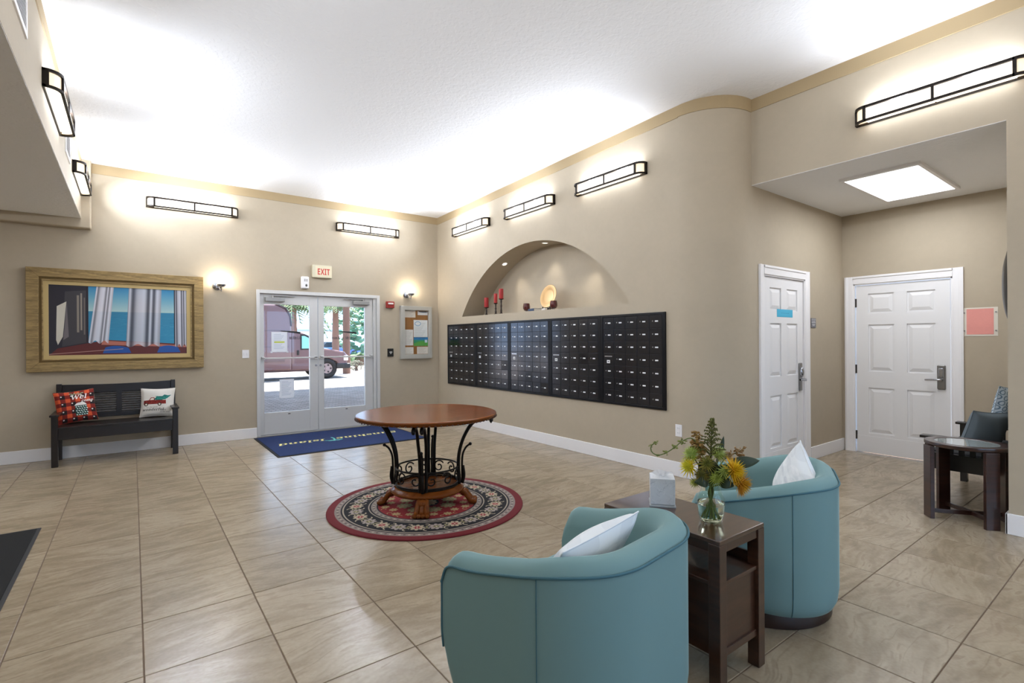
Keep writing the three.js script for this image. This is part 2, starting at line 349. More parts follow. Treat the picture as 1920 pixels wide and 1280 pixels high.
function casing(name, w, pos, turn) {
  const g = structGroup(name, pos, turn), W = 0.09, a = w / 2 + 0.006, y = DH + 0.006;
  const prof = (o) => [[0, 0], [W, 0], [W, 0.02], [W * 0.8, 0.024], [W * 0.55, 0.016], [0.02, 0.014], [0.006, 0.012], [0, 0.008]].map(([p, q]) => [o * p, q]);
  const side = (s) => { const g2 = extY(prof(1).map(([x, z]) => [s * (a + x), z]), 0, y + W); return g2; };
  const head = uvMetres(mv(ext(poly(prof(1).map(([p, q]) => [q, p])), 2 * a + 0.0).rotateY(PI / 2).rotateX(0), 0, 0, 0));
  head.rotateZ(0); mesh('jamb_trim', side(-1), M.white, g); mesh('jamb_trim', side(1), M.white, g);
  mesh('head_trim', [bx(-a, a, y, y + W, 0, 0.015), rb(-a, a, y + W * 0.72, y + W, 0, 0.023, 0.004)], M.white, g);
  mesh('door_stop', [bx(-a, -a + 0.014, 0, y, -0.07, 0.006), bx(a - 0.014, a, 0, y, -0.07, 0.006), bx(-a, a, y - 0.014, y + 0.005, -0.07, 0.006)], M.white, g);
}
const dn = sixPanelDoor('door_1', ND1 - ND0 - 0.03, [(ND0 + ND1) / 2, 0.0, ZN - 0.022], 0);
casing('trim_6', ND1 - ND0, [(ND0 + ND1) / 2, 0, ZN], 0);
const dw = sixPanelDoor('door_2', WD1 - WD0 - 0.03, [XA + 0.022, 0.0, (WD0 + WD1) / 2], -PI / 2);
casing('trim_7', WD1 - WD0, [XA, 0, (WD0 + WD1) / 2], -PI / 2);
// locks: children of the doors
function lever(parent, x, y, s) {
  mesh('lock_plate', rb(x - 0.036, x + 0.036, y - 0.13, y + 0.13, 0.012, 0.034, 0.03, 4), M.steel, parent);
  mesh('keypad', rb(x - 0.022, x + 0.022, y + 0.0, y + 0.1, 0.032, 0.05, 0.015, 3), M.chrome, parent);
  mesh('handle', [mv(new THREE.CylinderGeometry(0.014, 0.014, 0.055, 14).rotateX(PI / 2), x, y - 0.025, 0.05), tube([[x, y - 0.025, 0.072], [x - s * 0.04, y - 0.025, 0.074], [x - s * 0.13, y - 0.029, 0.07]], 0.0095, 12, 9)], M.chrome, parent);
}
lever(dw, 0.36, 0.92, 1);
{ // narrow door: long slim plate with a knob and a lever
  const x = 0.345, y = 0.93;
  mesh('lock_plate', rb(x - 0.03, x + 0.03, y - 0.15, y + 0.15, 0.012, 0.03, 0.028, 4), M.steel, dn);
  mesh('keypad', sph(0.036, x, y + 0.05, 0.035, 0.8, 1.5, 0.6), M.chrome, dn);
  mesh('handle', [mv(new THREE.CylinderGeometry(0.014, 0.014, 0.06, 14).rotateX(PI / 2), x, y - 0.03, 0.05), tube([[x, y - 0.03, 0.075], [x - 0.04, y - 0.028, 0.078], [x - 0.12, y - 0.024, 0.07]], 0.0095, 12, 9)], M.chrome, dn);
}
// blue taped notice, room plate, pink sheet in an acrylic holder
{
  const t = canvasTex(256, 96, (c, w, h) => { c.fillStyle = '#4fb6d8'; c.fillRect(0, 0, w, h); c.fillStyle = '#1d6f97'; c.font = 'bold 30px sans-serif'; c.textAlign = 'center'; c.fillText('— — — —', w / 2, 56); });
  const o = thing('paper_notice', 'small bright blue paper notice taped across white six-panel door', 'notice', [5.44, 1.565, ZN - 0.0095]);
  const pg = new THREE.PlaneGeometry(0.34, 0.085, 6, 1), p = pg.attributes.position;
  mesh('sheet', [rb(-0.17, 0.17, 0, 0.08, 0, 0.0012, 0.0005)], std(0x4fb6d8, 0.7), o);
  mesh('print', mv(new THREE.PlaneGeometry(0.3, 0.07), 0, 0.04, 0.0018), std(0xffffff, 0.7, { map: t }), o);
}
{
  const t = canvasTex(128, 128, (c) => { c.fillStyle = '#6a6a70'; c.fillRect(0, 0, 128, 128); c.strokeStyle = '#d8d8da'; c.lineWidth = 5; c.strokeRect(10, 10, 108, 50); c.fillStyle = '#d8d8da'; c.beginPath(); c.arc(45, 28, 7, 0, 7); c.arc(84, 28, 7, 0, 7); c.fill(); c.fillRect(38, 36, 14, 20); c.fillRect(77, 36, 14, 20); c.fillRect(22, 80, 84, 8); c.fillRect(30, 98, 68, 6); });
  const o = thing('room_sign', 'small grey square room sign on wall beside narrow white door', 'sign', [6.076, 1.462, ZN]);
  mesh('plate', rb(-0.06, 0.06, 0, 0.106, 0, 0.006, 0.002), std(0x66666c, 0.5), o);
  mesh('print', mv(new THREE.PlaneGeometry(0.112, 0.098), 0, 0.053, 0.0065), std(0xffffff, 0.5, { map: t }), o);
}
{
  const o = thing('paper_holder', 'pink paper sheet in clear acrylic holder beside the wide white door', 'notice', [XA, 1.36, -1.27], -PI / 2);
  mesh('backing', rb(-0.135, 0.135, -0.005, 0.285, 0, 0.003, 0.001), std(0xd9d2c4, 0.3), o);
  mesh('sheet', [bx(-0.103, 0.103, 0.012, 0.272, 0.0035, 0.0045)], std(0xe89b92, 0.75, { map: rep(wallTex, 2) }), o);
  for (const x of [-0.12, 0.12]) for (const y of [0.05, 0.235]) mesh('standoff', mv(new THREE.CylinderGeometry(0.007, 0.007, 0.012, 10).rotateX(PI / 2), x, y, 0.006), M.steel, o);
}

// ------------------------------------------------------------------ entrance doors
{
  const f = structGroup('trim_8', [0, 0, ZD]);
  const z0 = -0.17, z1 = 0.012;
  mesh('jamb_trim', [rb(DOOR_X0, DOOR_X0 + 0.045, 0, DOOR_Y, z0, z1, 0.003)], M.alum, f);
  mesh('jamb_trim', [rb(DOOR_X1 - 0.05, DOOR_X1, 0, DOOR_Y, z0, z1, 0.003), rb(DOOR_X1 - 0.1, DOOR_X1 - 0.05, 0, DOOR_Y - 0.05, z0, -0.012, 0.003), rb(DOOR_X1 - 0.068, DOOR_X1 - 0.058, 0, DOOR_Y - 0.05, -0.012, -0.002, 0.002)], M.alum, f);
  mesh('head_trim', [rb(DOOR_X0 + 0.045, DOOR_X1 - 0.05, DOOR_Y - 0.05, DOOR_Y, z0, z1, 0.003)], M.alum, f);
  mesh('threshold', [rb(DOOR_X0, DOOR_X1, 0.0, 0.014, -0.19, 0.03, 0.004)], M.alumDark, f);
  const leaf = (name, x0, x1, g0, g1, meetRight) => {
    const d = structGroup(name, [(x0 + x1) / 2, 0, ZD - 0.06]), c = (x0 + x1) / 2, a0 = x0 - c, a1 = x1 - c, b0 = g0 - c, b1 = g1 - c, y0 = 0.018, y1 = DOOR_Y - 0.054;
    mesh('stile', rb(a0, b0, y0, y1, -0.022, 0.022, 0.003), M.alum, d);
    mesh('stile', rb(b1, a1, y0, y1, -0.022, 0.022, 0.003), M.alum, d);
    mesh('rail', rb(b0, b1, y0, 0.33, -0.022, 0.022, 0.003), M.alum, d);
    mesh('rail', rb(b0, b1, 1.888, y1, -0.022, 0.022, 0.003), M.alum, d);
    mesh('pane', mv(new THREE.PlaneGeometry(b1 - b0, 1.888 - 0.33), (b0 + b1) / 2, (1.888 + 0.33) / 2, 0), M.glass, d);
    mesh('push_bar', [rb(a0 + 0.02, a1 - 0.02, 1.1, 1.122, 0.05, 0.066, 0.005), rb(a0 + 0.02, a0 + 0.06, 1.09, 1.132, 0.022, 0.066, 0.005), rb(a1 - 0.06, a1 - 0.02, 1.09, 1.132, 0.022, 0.066, 0.005)], M.alum, d);
    const k = meetRight ? a1 - 0.028 : a0 + 0.03;
    mesh('lock_cylinder', [mv(new THREE.CylinderGeometry(0.016, 0.016, 0.014, 16).rotateX(PI / 2), k, 0.99, 0.028)], M.chrome, d);
    const cc = meetRight ? a0 + 0.2 : a1 - 0.2, s = meetRight ? 1 : -1;
    const cl = mesh('door_closer', rb(cc - 0.13, cc + 0.13, 1.925, 1.985, 0.022, 0.078, 0.006), M.alumDark, d);
    mesh('closer_arm', [cyl(0.014, 0.014, 0.03, cc - s * 0.03, 1.985, 0.05, 12), rb(Math.min(cc - s * 0.03, cc + s * 0.27), Math.max(cc - s * 0.03, cc + s * 0.27), 2.004, 2.014, 0.04, 0.066, 0.002)], M.alumDark, cl);
    mesh('maker_badge', mv(sph(0.02, 0, 0, 0, 1, 0.35, 0.1), (b0 + b1) / 2 + 0.02, 0.295, 0.022), M.darkSteel, d);
    // dark lettering on the pane, read from outside
    const w = b1 - b0, sw = [];
    sw.push([-0.14 * w, 1.503], [0.1 * w, 1.492], [0.3 * w, 1.478]);
    const swo = []; sw.forEach(([x, y], i) => swo.push([x, y + [0.004, 0.012, 0.016][i]])); [...sw].reverse().forEach(([x, y], i) => swo.push([x, y - [0.016, 0.012, 0.004][i]]));
    const txt = [uvMetres(mv(ext(poly(swo.map(([x, y]) => [x + (b0 + b1) / 2, y])), 0.001), 0, 0, 0.002))];
    let x = (b0 + b1) / 2 - 0.3 * w;
    for (let i = 0; i < 13; i++) {              // short letter strokes, too small to read
      const lw = rr(0.018, 0.03), hh = rr(0.032, 0.042);
      if (i !== 6) { txt.push(bx(x, x + 0.007, 1.385, 1.385 + hh, 0.002, 0.003), bx(x, x + lw, 1.385, 1.391, 0.002, 0.003)); if (i % 2) txt.push(bx(x + lw - 0.006, x + lw, 1.385, 1.385 + hh, 0.002, 0.003)); else txt.push(bx(x, x + lw, 1.385 + hh * 0.5, 1.391 + hh * 0.5, 0.002, 0.003)); }
      x += lw + 0.007;
    }
    mesh('lettering', txt, std(0x23272b, 0.6), d);
    return d;
  };
  leaf('door_3', DOOR_X0 + 0.047, 2.243, 1.5, 2.125, true);
  leaf('door_4', 2.251, DOOR_X1 - 0.102, 2.336, 2.976, false);
}
// sheets taped to the glass
{
  const sheetTex = (hl) => canvasTex(256, 340, (c, w, h) => {
    c.fillStyle = '#e8edf6'; c.fillRect(0, 0, w, h); c.fillStyle = '#9aa8c4';
    for (let i = 0; i < 11; i++) c.fillRect(34, 34 + i * 25, 120 + ((i * 53) % 70), 5);
    if (hl) { c.fillStyle = '#c9d255'; c.fillRect(40, 160, 176, 26); }
  });
  const put = (label, x0, x1, y0, y1, hl) => {
    const o = thing('paper_notice', label, 'notice', [(x0 + x1) / 2, y0, ZD - 0.0565]);
    mesh('sheet', bx(-(x1 - x0) / 2, (x1 - x0) / 2, 0, y1 - y0, 0, 0.0008), M.paper, o);
    mesh('print', mv(new THREE.PlaneGeometry(x1 - x0 - 0.01, y1 - y0 - 0.01), 0, (y1 - y0) / 2, 0.0012), std(0xffffff, 0.8, { map: sheetTex(hl) }), o);
    for (const x of [-1, 1]) mesh('tape', rb(x * (x1 - x0) / 2 - 0.014, x * (x1 - x0) / 2 + 0.014, -0.012, 0.01, 0.0009, 0.0014, 0.0002), std(0xcfd5de, 0.3), o);
  };
  put('white notice with yellow highlighted line taped on entrance door glass', 1.6, 1.815, 1.2, 1.49, true);
  put('small pale notice taped low on the entrance door glass', 1.705, 1.905, 0.525, 0.8, false);
}

// ------------------------------------------------------------------ linear wall lights
function wallLight(label, pos, turn) {
  const t = thing('linear_wall_light', label, 'wall light', pos, turn, 'bronze linear wall lights');
  const L = 1.03, D = 0.105, R = 0.085, Hh = 0.0625;
  const outline = (o) => {
    const a = L / 2 - o, d = D - o, r = R - o * 0.6, pts = [[-a, 0]];
    for (let k = 0; k <= 10; k++) { const q = PI - (PI / 2) * k / 10; pts.push([-a + r + r * Math.cos(q), d - r + r * Math.sin(q)]); }
    for (let k = 0; k <= 10; k++) { const q = PI / 2 - (PI / 2) * k / 10; pts.push([a - r + r * Math.cos(q), d - r + r * Math.sin(q)]); }
    pts.push([a, 0]); return pts;
  };
  const ringY = (y0, y1) => {
    const s = poly(outline(0).map(([x, z]) => [x, -z]));
    hole(s, outline(0.017).map(([x, z], i, A) => [x, -(i === 0 || i === A.length - 1 ? 0.012 : z)]));
    const g = ext(s, y1 - y0); g.rotateX(-PI / 2); return uvMetres(mv(g, 0, y0, 0));
  };
  mesh('top_rail', ringY(Hh - 0.019, Hh), M.bronze, t);
  mesh('bottom_rail', ringY(-Hh, -Hh + 0.016), M.bronze, t);
  const xs = L / 2 - R;
  mesh('upright', bx(-xs - 0.01, -xs + 0.01, -Hh, Hh, D - 0.013, D), M.bronze, t);
  mesh('upright', bx(xs - 0.01, xs + 0.01, -Hh, Hh, D - 0.013, D), M.bronze, t);
  mesh('upright', bx(-0.008, 0.008, -Hh, Hh, D - 0.012, D - 0.001), M.bronze, t);
  for (const s of [-1, 1]) mesh('end_plate', bx(s > 0 ? L / 2 - 0.012 : -L / 2, s > 0 ? L / 2 : -L / 2 + 0.012, -Hh, Hh, 0, 0.036), M.bronze, t);
  mesh('back_plate', bx(-L / 2 + 0.012, L / 2 - 0.012, -Hh + 0.008, Hh - 0.008, 0, 0.008), M.white, t);
  // diffuser: front pane, two rounded end panes, bottom
  const w = 2 * xs;
  for (const s of [-1, 1]) mesh('diffuser', bx(s > 0 ? 0.005 : -xs, s > 0 ? xs : -0.005, -Hh + 0.011, Hh - 0.014, 0.012, D - 0.018), M.glow, t);
  const o = outline(0.014);
  const half = (f) => [1, 3, 5, 7, 9].map((k) => {
    const [[x0, z0], [x1, z1]] = [o[k], o[k + 2]], q = new THREE.BufferGeometry();
    q.setAttribute('position', new THREE.Float32BufferAttribute([f * x0, -Hh + 0.008, z0, f * x1, -Hh + 0.008, z1, f * x1, Hh - 0.01, z1, f * x0, Hh - 0.01, z0], 3));
    q.setAttribute('uv', new THREE.Float32BufferAttribute([0, 0, 1, 0, 1, 1, 0, 1], 2));
    q.setIndex(f > 0 ? [0, 1, 2, 0, 2, 3] : [0, 2, 1, 0, 3, 2]); q.computeVertexNormals(); return q;
  });
  mesh('end_pane', half(-1), M.glowEnd, t);
  mesh('end_pane', half(1), M.glowEnd, t);
  const up = new THREE.RectAreaLight(LAMP, UP_LIGHT, w, 0.07); up.position.set(0, Hh + 0.002, 0.05); up.rotation.x = PI / 2; t.add(up);
  const dn2 = new THREE.RectAreaLight(LAMP, DOWN_LIGHT, w, 0.066); dn2.position.set(0, -Hh + 0.004, 0.048); dn2.rotation.x = -PI / 2; t.add(dn2);
  for (const q of [-1, 1]) {                                        // a lamp inside each half of the diffuser, shining into the room
    const l = new THREE.SpotLight(LAMP, FRONT_LIGHT, 0, 1.48, 1, 2); l.position.set(q * xs / 2, 0, 0.05); l.target.position.set(q * xs / 2, 0, 1);
    l.castShadow = true; l.shadow.radius = 1.6; t.add(l, l.target);
  }
  return t;
}
const LY = 3.113;
wallLight('bronze linear wall light above the gold-framed painting', [0.657, LY, ZD], 0);
wallLight('bronze linear wall light above the entrance doors, by the wall corner', [3.027, LY, ZD], 0);
wallLight('bronze linear wall light over the arched niche, nearest the wall corner', [XM, LY + 0.004, -6.745], -PI / 2);
wallLight('bronze linear wall light over the middle of the arched niche', [XM, LY + 0.004, -5.295], -PI / 2);
wallLight('bronze linear wall light over the niche end by the rounded corner', [XM, LY + 0.004, -3.868], -PI / 2);
wallLight('bronze linear wall light on header above the alcove opening', [XH, LY + 0.012, -1.113], -PI / 2);
wallLight('bronze linear wall light on the beam between the two air grilles', [XB, LY, -5.075], PI / 2);
wallLight('bronze linear wall light on the beam close to the entrance wall', [XB, LY, -7.18], PI / 2);
// the same fittings carry on along the room behind the camera
wallLight('bronze linear wall light on the right wall past the alcove', [XH, LY + 0.012, 1.0], -PI / 2);
wallLight('bronze linear wall light on the beam, third from the entrance wall', [XB, LY, -2.4], PI / 2);
wallLight('bronze linear wall light on the beam, furthest from the entrance wall', [XB, LY, 0.6], PI / 2);

// air grilles on the beam, each over a sheet-metal duct
for (const [z, lab] of GRILLES) {
  const t = thing('air_grille', lab, 'vent', [XB, GY, z], PI / 2);
  mesh('frame', uvMetres(ext(hole(poly(rect(-0.2, 0.2, 0, 0.26)), rect(-0.17, 0.17, 0.03, 0.23)), 0.008, 0.002)), M.white, t);
  mesh('duct', [bx(-0.175, 0.175, 0.025, 0.235, -0.205, -0.2), bx(-0.177, -0.172, 0.025, 0.235, -0.2, 0), bx(0.172, 0.177, 0.025, 0.235, -0.2, 0), bx(-0.175, 0.175, 0.023, 0.028, -0.2, 0), bx(-0.175, 0.175, 0.232, 0.237, -0.2, 0)], std(0xa9a9a6, 0.5, { metalness: 0.4 }), t);
  for (let k = 0; k < 9; k++) mesh('slat', uvMetres(mv(new THREE.BoxGeometry(0.34, 0.016, 0.0016).rotateX(-0.7), 0, 0.045 + k * 0.0212, 0.003)), M.white, t);
}

// ------------------------------------------------------------------ alcove ceiling light
{
  const t = thing('ceiling_light', 'large white rectangular flat ceiling light in the alcove', 'ceiling light', [5.862, YA, -1.637]);
  const s = hole(poly(rect(-0.61, 0.61, -0.305, 0.305)), rect(-0.565, 0.565, -0.275, 0.275));
  const g = ext(s, 0.02, 0.003); g.rotateX(PI / 2); mesh('frame', uvMetres(g), M.white, t);
  mesh('diffuser', bx(-0.567, 0.567, -0.012, -0.004, -0.277, 0.277), M.panel, t);
  const l = new THREE.RectAreaLight(PANEL, PANEL_LIGHT, 1.12, 0.54); l.position.set(0, -0.014, 0); l.rotation.x = -PI / 2; t.add(l);
}
// the same flat panels light the low-ceilinged side of the room
for (const [x, y, z, lab] of [[-2.7, YS, -5.6, 'white flat ceiling light on the low ceiling nearer the entrance wall'], [-2.7, YS, -1.6, 'white flat ceiling light on the low ceiling nearer the rear wall']]) {
  const t = thing('ceiling_light', lab, 'ceiling light', [x, y, z]);
  const s = hole(poly(rect(-0.61, 0.61, -0.305, 0.305)), rect(-0.565, 0.565, -0.275, 0.275));
  const g = ext(s, 0.02, 0.003); g.rotateX(PI / 2); mesh('frame', uvMetres(g), M.white, t);
  mesh('diffuser', bx(-0.567, 0.567, -0.012, -0.004, -0.277, 0.277), M.panel, t);
  const l = new THREE.RectAreaLight(PANEL, PANEL_LIGHT, 1.12, 0.54); l.position.set(0, -0.014, 0); l.rotation.x = -PI / 2; t.add(l);
}
// ------------------------------------------------------------------ letter boxes: five cabinets of 5 x 7
{
  const W = 0.8735, Hc = 0.988, y0 = 0.63, cw = (W - 0.075) / 5, rh = (Hc - 0.055) / 7;
  const doorG = uvMetres(new RoundedBoxGeometry(cw - 0.004, rh - 0.003, 0.008, 1, 0.0015));
  const plateG = bx(-0.019, 0.019, -0.0065, 0.0065, 0, 0.0012), lockG = mv(new THREE.CylinderGeometry(0.0065, 0.0065, 0.004, 12).rotateX(PI / 2), 0, 0, 0.002);
  const dull = { 1: [[4, 4]], 2: [[6, 4], [5, 2]], 3: [[3, 3]] };
  const labs = ['black wall letterbox cabinet nearest the entrance wall', 'black wall letterbox cabinet second from the entrance wall', 'black wall letterbox cabinet at the middle of the row', 'black wall letterbox cabinet fourth from the entrance wall', 'black wall letterbox cabinet nearest the rounded wall corner'];
  for (let u = 0; u < 5; u++) {
    const t = thing('letterbox_cabinet', labs[u], 'letterbox', [XM, y0, -7.5 + W * (u + 0.5)], -PI / 2, 'black letterbox cabinets');
    const s = hole(poly(rect(-W / 2 + 0.001, W / 2 - 0.001, 0, Hc)), rect(-W / 2 + 0.034, W / 2 - 0.034, 0.025, Hc - 0.025));
    mesh('frame', [uvMetres(ext(s, 0.02, 0.002)), bx(-W / 2 + 0.012, -W / 2 + 0.02, 0.01, Hc - 0.01, 0.019, 0.023), bx(W / 2 - 0.02, W / 2 - 0.012, 0.01, Hc - 0.01, 0.019, 0.023)], M.blackFrame, t);
    mesh('back_panel', bx(-W / 2 + 0.03, W / 2 - 0.03, 0.02, Hc - 0.02, 0.0, 0.006), M.blackFrame, t);
    for (let r = 0; r < 7; r++) for (let c = 0; c < 5; c++) {
      const d = mesh('box_door', doorG, M.blackGloss, t);
      d.position.set(-W / 2 + 0.0375 + cw * (c + 0.5), Hc - 0.0275 - rh * (r + 0.5), 0.014);
      const odd = (dull[u] ?? []).some(([a, b]) => a === r && b === c);
      d.rotation.set(rr(-0.006, 0.006) + (odd ? 0.02 : 0), rr(-0.006, 0.006) + (odd ? 0.06 : 0), 0);
      if (r === 3 && c === 0) {
        mesh('mail_slot', bx(-0.055, 0.055, 0.028, 0.04, 0.004, 0.0062), M.lock, d);
        mesh('number_plate', bx(-0.022, 0.022, -0.042, -0.008, 0.004, 0.0055), M.label, d);
        mesh('lock', bx(-0.012, 0.012, -0.03, -0.02, 0.0055, 0.0062), M.blackFrame, d);
      } else {
        const p = mesh('number_plate', plateG, M.label, d); p.position.set(0.012, 0.004, 0.004);
        const k = mesh('lock', lockG, M.lock, d); k.position.set(-0.034, 0.006, 0.004);
      }
    }
  }
}
// ------------------------------------------------------------------ niche: spotlights and ornaments
{
  const labs = ['small recessed round downlight in the niche arch above the candles', 'small recessed round downlight at the top of the niche arch', 'small recessed round downlight in the niche arch on the rounded-corner side'];
  [-6.15, -5.22, -4.3].forEach((z, i) => {
    const y = NCY + Math.sqrt(NR * NR - (z - NCZ) ** 2), a = Math.asin((z - NCZ) / NR);
    const t = thing('niche_downlight', labs[i], 'downlight', [XM + 0.2, y, z], 0, 'downlights in the niche');
    t.rotation.x = a;
    mesh('trim_ring', lathe([[0.034, 0.001], [0.034, -0.004], [0.046, -0.006], [0.048, 0.001]], 24), M.white, t);
    mesh('bulb', cyl(0.033, 0.033, 0.002, 0, -0.003, 0, 20), M.bulb, t);
    const s = new THREE.SpotLight(0xfff6ea, 0.8, 0, 0.62, 0.85, 2); s.position.set(0, -0.02, 0); s.target.position.set(0.16, -1.0, 0); s.castShadow = true; s.shadow.radius = 1.2; t.add(s, s.target);
  });
  const wax = std(0xb02f2f, 0.45, {}), turned = std(0x2a1a12, 0.4), redGlass = std(0x4a0a0c, 0.12, { clearcoat: 0.6 });
  const defs = [[4.45, -6.61, 0.135, 0.035, 0.15, 'shortest of the three'], [4.46, -6.37, 0.185, 0.027, 0.145, 'slimmer, middle of the three'], [4.42, -6.17, 0.235, 0.034, 0.15, 'tallest of the three']];
  for (const [x, z, h, r, ch, w] of defs) {
    const t = thing('candlestick', `dark turned wooden candlestick in the wall niche, ${w}`, 'candlestick', [x, NY, z], 0, 'candlesticks in the niche');
    mesh('base', lathe([[0, 0], [0.034, 0], [0.034, 0.01], [0.026, 0.018], [0.016, 0.026], [0.012, 0.034]], 24), turned, t);
    mesh('stem', lathe([[0.012, 0.034], [0.017, 0.045], [0.01, h * 0.42], [0.016, h * 0.55], [0.009, h * 0.66], [0.013, h - 0.04], [0.01, h - 0.02]], 20), turned, t);
    mesh('cup', lathe([[0.01, h - 0.02], [0.03, h - 0.01], [r + 0.006, h - 0.004], [r + 0.006, h], [0, h]], 24), turned, t);
    const c = thing('candle', `red pillar candle standing on candlestick, ${w}`, 'candle', [x, NY + h, z], 0, 'red candles in the niche');
    mesh('wax', lathe([[0, 0], [r, 0], [r, ch - 0.004], [r - 0.004, ch], [r * 0.5, ch - 0.004], [0, ch - 0.006]], 24), wax, c);
    mesh('wick', cyl(0.0015, 0.0015, 0.012, 0, ch - 0.006, 0, 6), std(0x1a1412, 0.9), c);
  }
  for (const [z, w] of [[-5.56, 'beside the blue book'], [-4.99, 'in front of the gold plate']]) {
    const t = thing('votive_holder', `dark red glass votive holder on clear foot ${w}`, 'candle holder', [4.42, NY, z], 0, 'red votive holders in the niche');
    mesh('foot', lathe([[0, 0], [0.034, 0], [0.03, 0.008], [0.014, 0.016], [0.014, 0.022]], 24), std(0xd8d4d0, 0.1, { transmission: 0.6 }), t);
    mesh('cup', lathe([[0, 0.022], [0.034, 0.026], [0.05, 0.055], [0.05, 0.085], [0.043, 0.125], [0.04, 0.125], [0.046, 0.085], [0.046, 0.057], [0.03, 0.032], [0, 0.03]], 28), redGlass, t);
  }
  const bk = thing('small_book', 'small dark blue book lying in the wall niche', 'book', [4.4, NY, -5.35], -0.2);
  mesh('pages', bx(-0.058, 0.056, 0.004, 0.036, -0.078, 0.078), std(0xd9d4c6, 0.8), bk);
  mesh('cover', [rb(-0.062, 0.062, 0, 0.004, -0.082, 0.082, 0.001), rb(-0.062, 0.062, 0.036, 0.04, -0.082, 0.082, 0.001), rb(-0.064, -0.058, 0, 0.04, -0.082, 0.082, 0.002)], std(0x28415f, 0.6), bk);
  const st = thing('plate_stand', 'dark metal plate stand with leaf ornaments under gold plate', 'stand', [4.5, NY, -5.14], -PI / 2);
  const legs = [];
  for (const s of [-1, 1]) { mesh('leg', [tube([[s * 0.075, 0.006, 0.09], [s * 0.07, 0.03, 0.05], [s * 0.06, 0.02, 0.0], [s * 0.05, 0.1, -0.045]], 0.005, 16, 6), sph(0.012, s * 0.075, 0.045, 0.075, 1, 1.5, 0.5), sph(0.014, s * 0.035, 0.03, 0.082, 0.7, 1.6, 0.5)], M.iron, st); }
  mesh('cross_bar', tube([[-0.075, 0.02, 0.07], [0, 0.045, 0.085], [0.075, 0.02, 0.07]], 0.006, 14, 6), M.iron, st);
  const pl = thing('gold_plate', 'round gold decorative plate leaning on stand in the niche', 'plate', [4.49, NY + 0.035, -5.14], -PI / 2);
  const pg = lathe([[0, 0.004], [0.085, 0.004], [0.1, 0.012], [0.155, 0.02], [0.16, 0.024], [0.155, 0.028], [0.1, 0.02], [0.082, 0.012], [0, 0.012]], 48);
  pg.rotateX(PI / 2 - 0.22); mv(pg, 0, 0.158, 0.01);
  mesh('dish', pg, std(0xb58f58, 0.38, { metalness: 0.35 }), pl);
  const sc = thing('white_shell', 'small pale shell in front of the plate stand', 'ornament', [4.36, NY, -5.11]);
  mesh('body', lathe([[0, 0], [0.03, 0.002], [0.036, 0.012], [0.026, 0.026], [0.01, 0.034], [0, 0.036]], 18), std(0xd9d6d0, 0.6), sc);
}
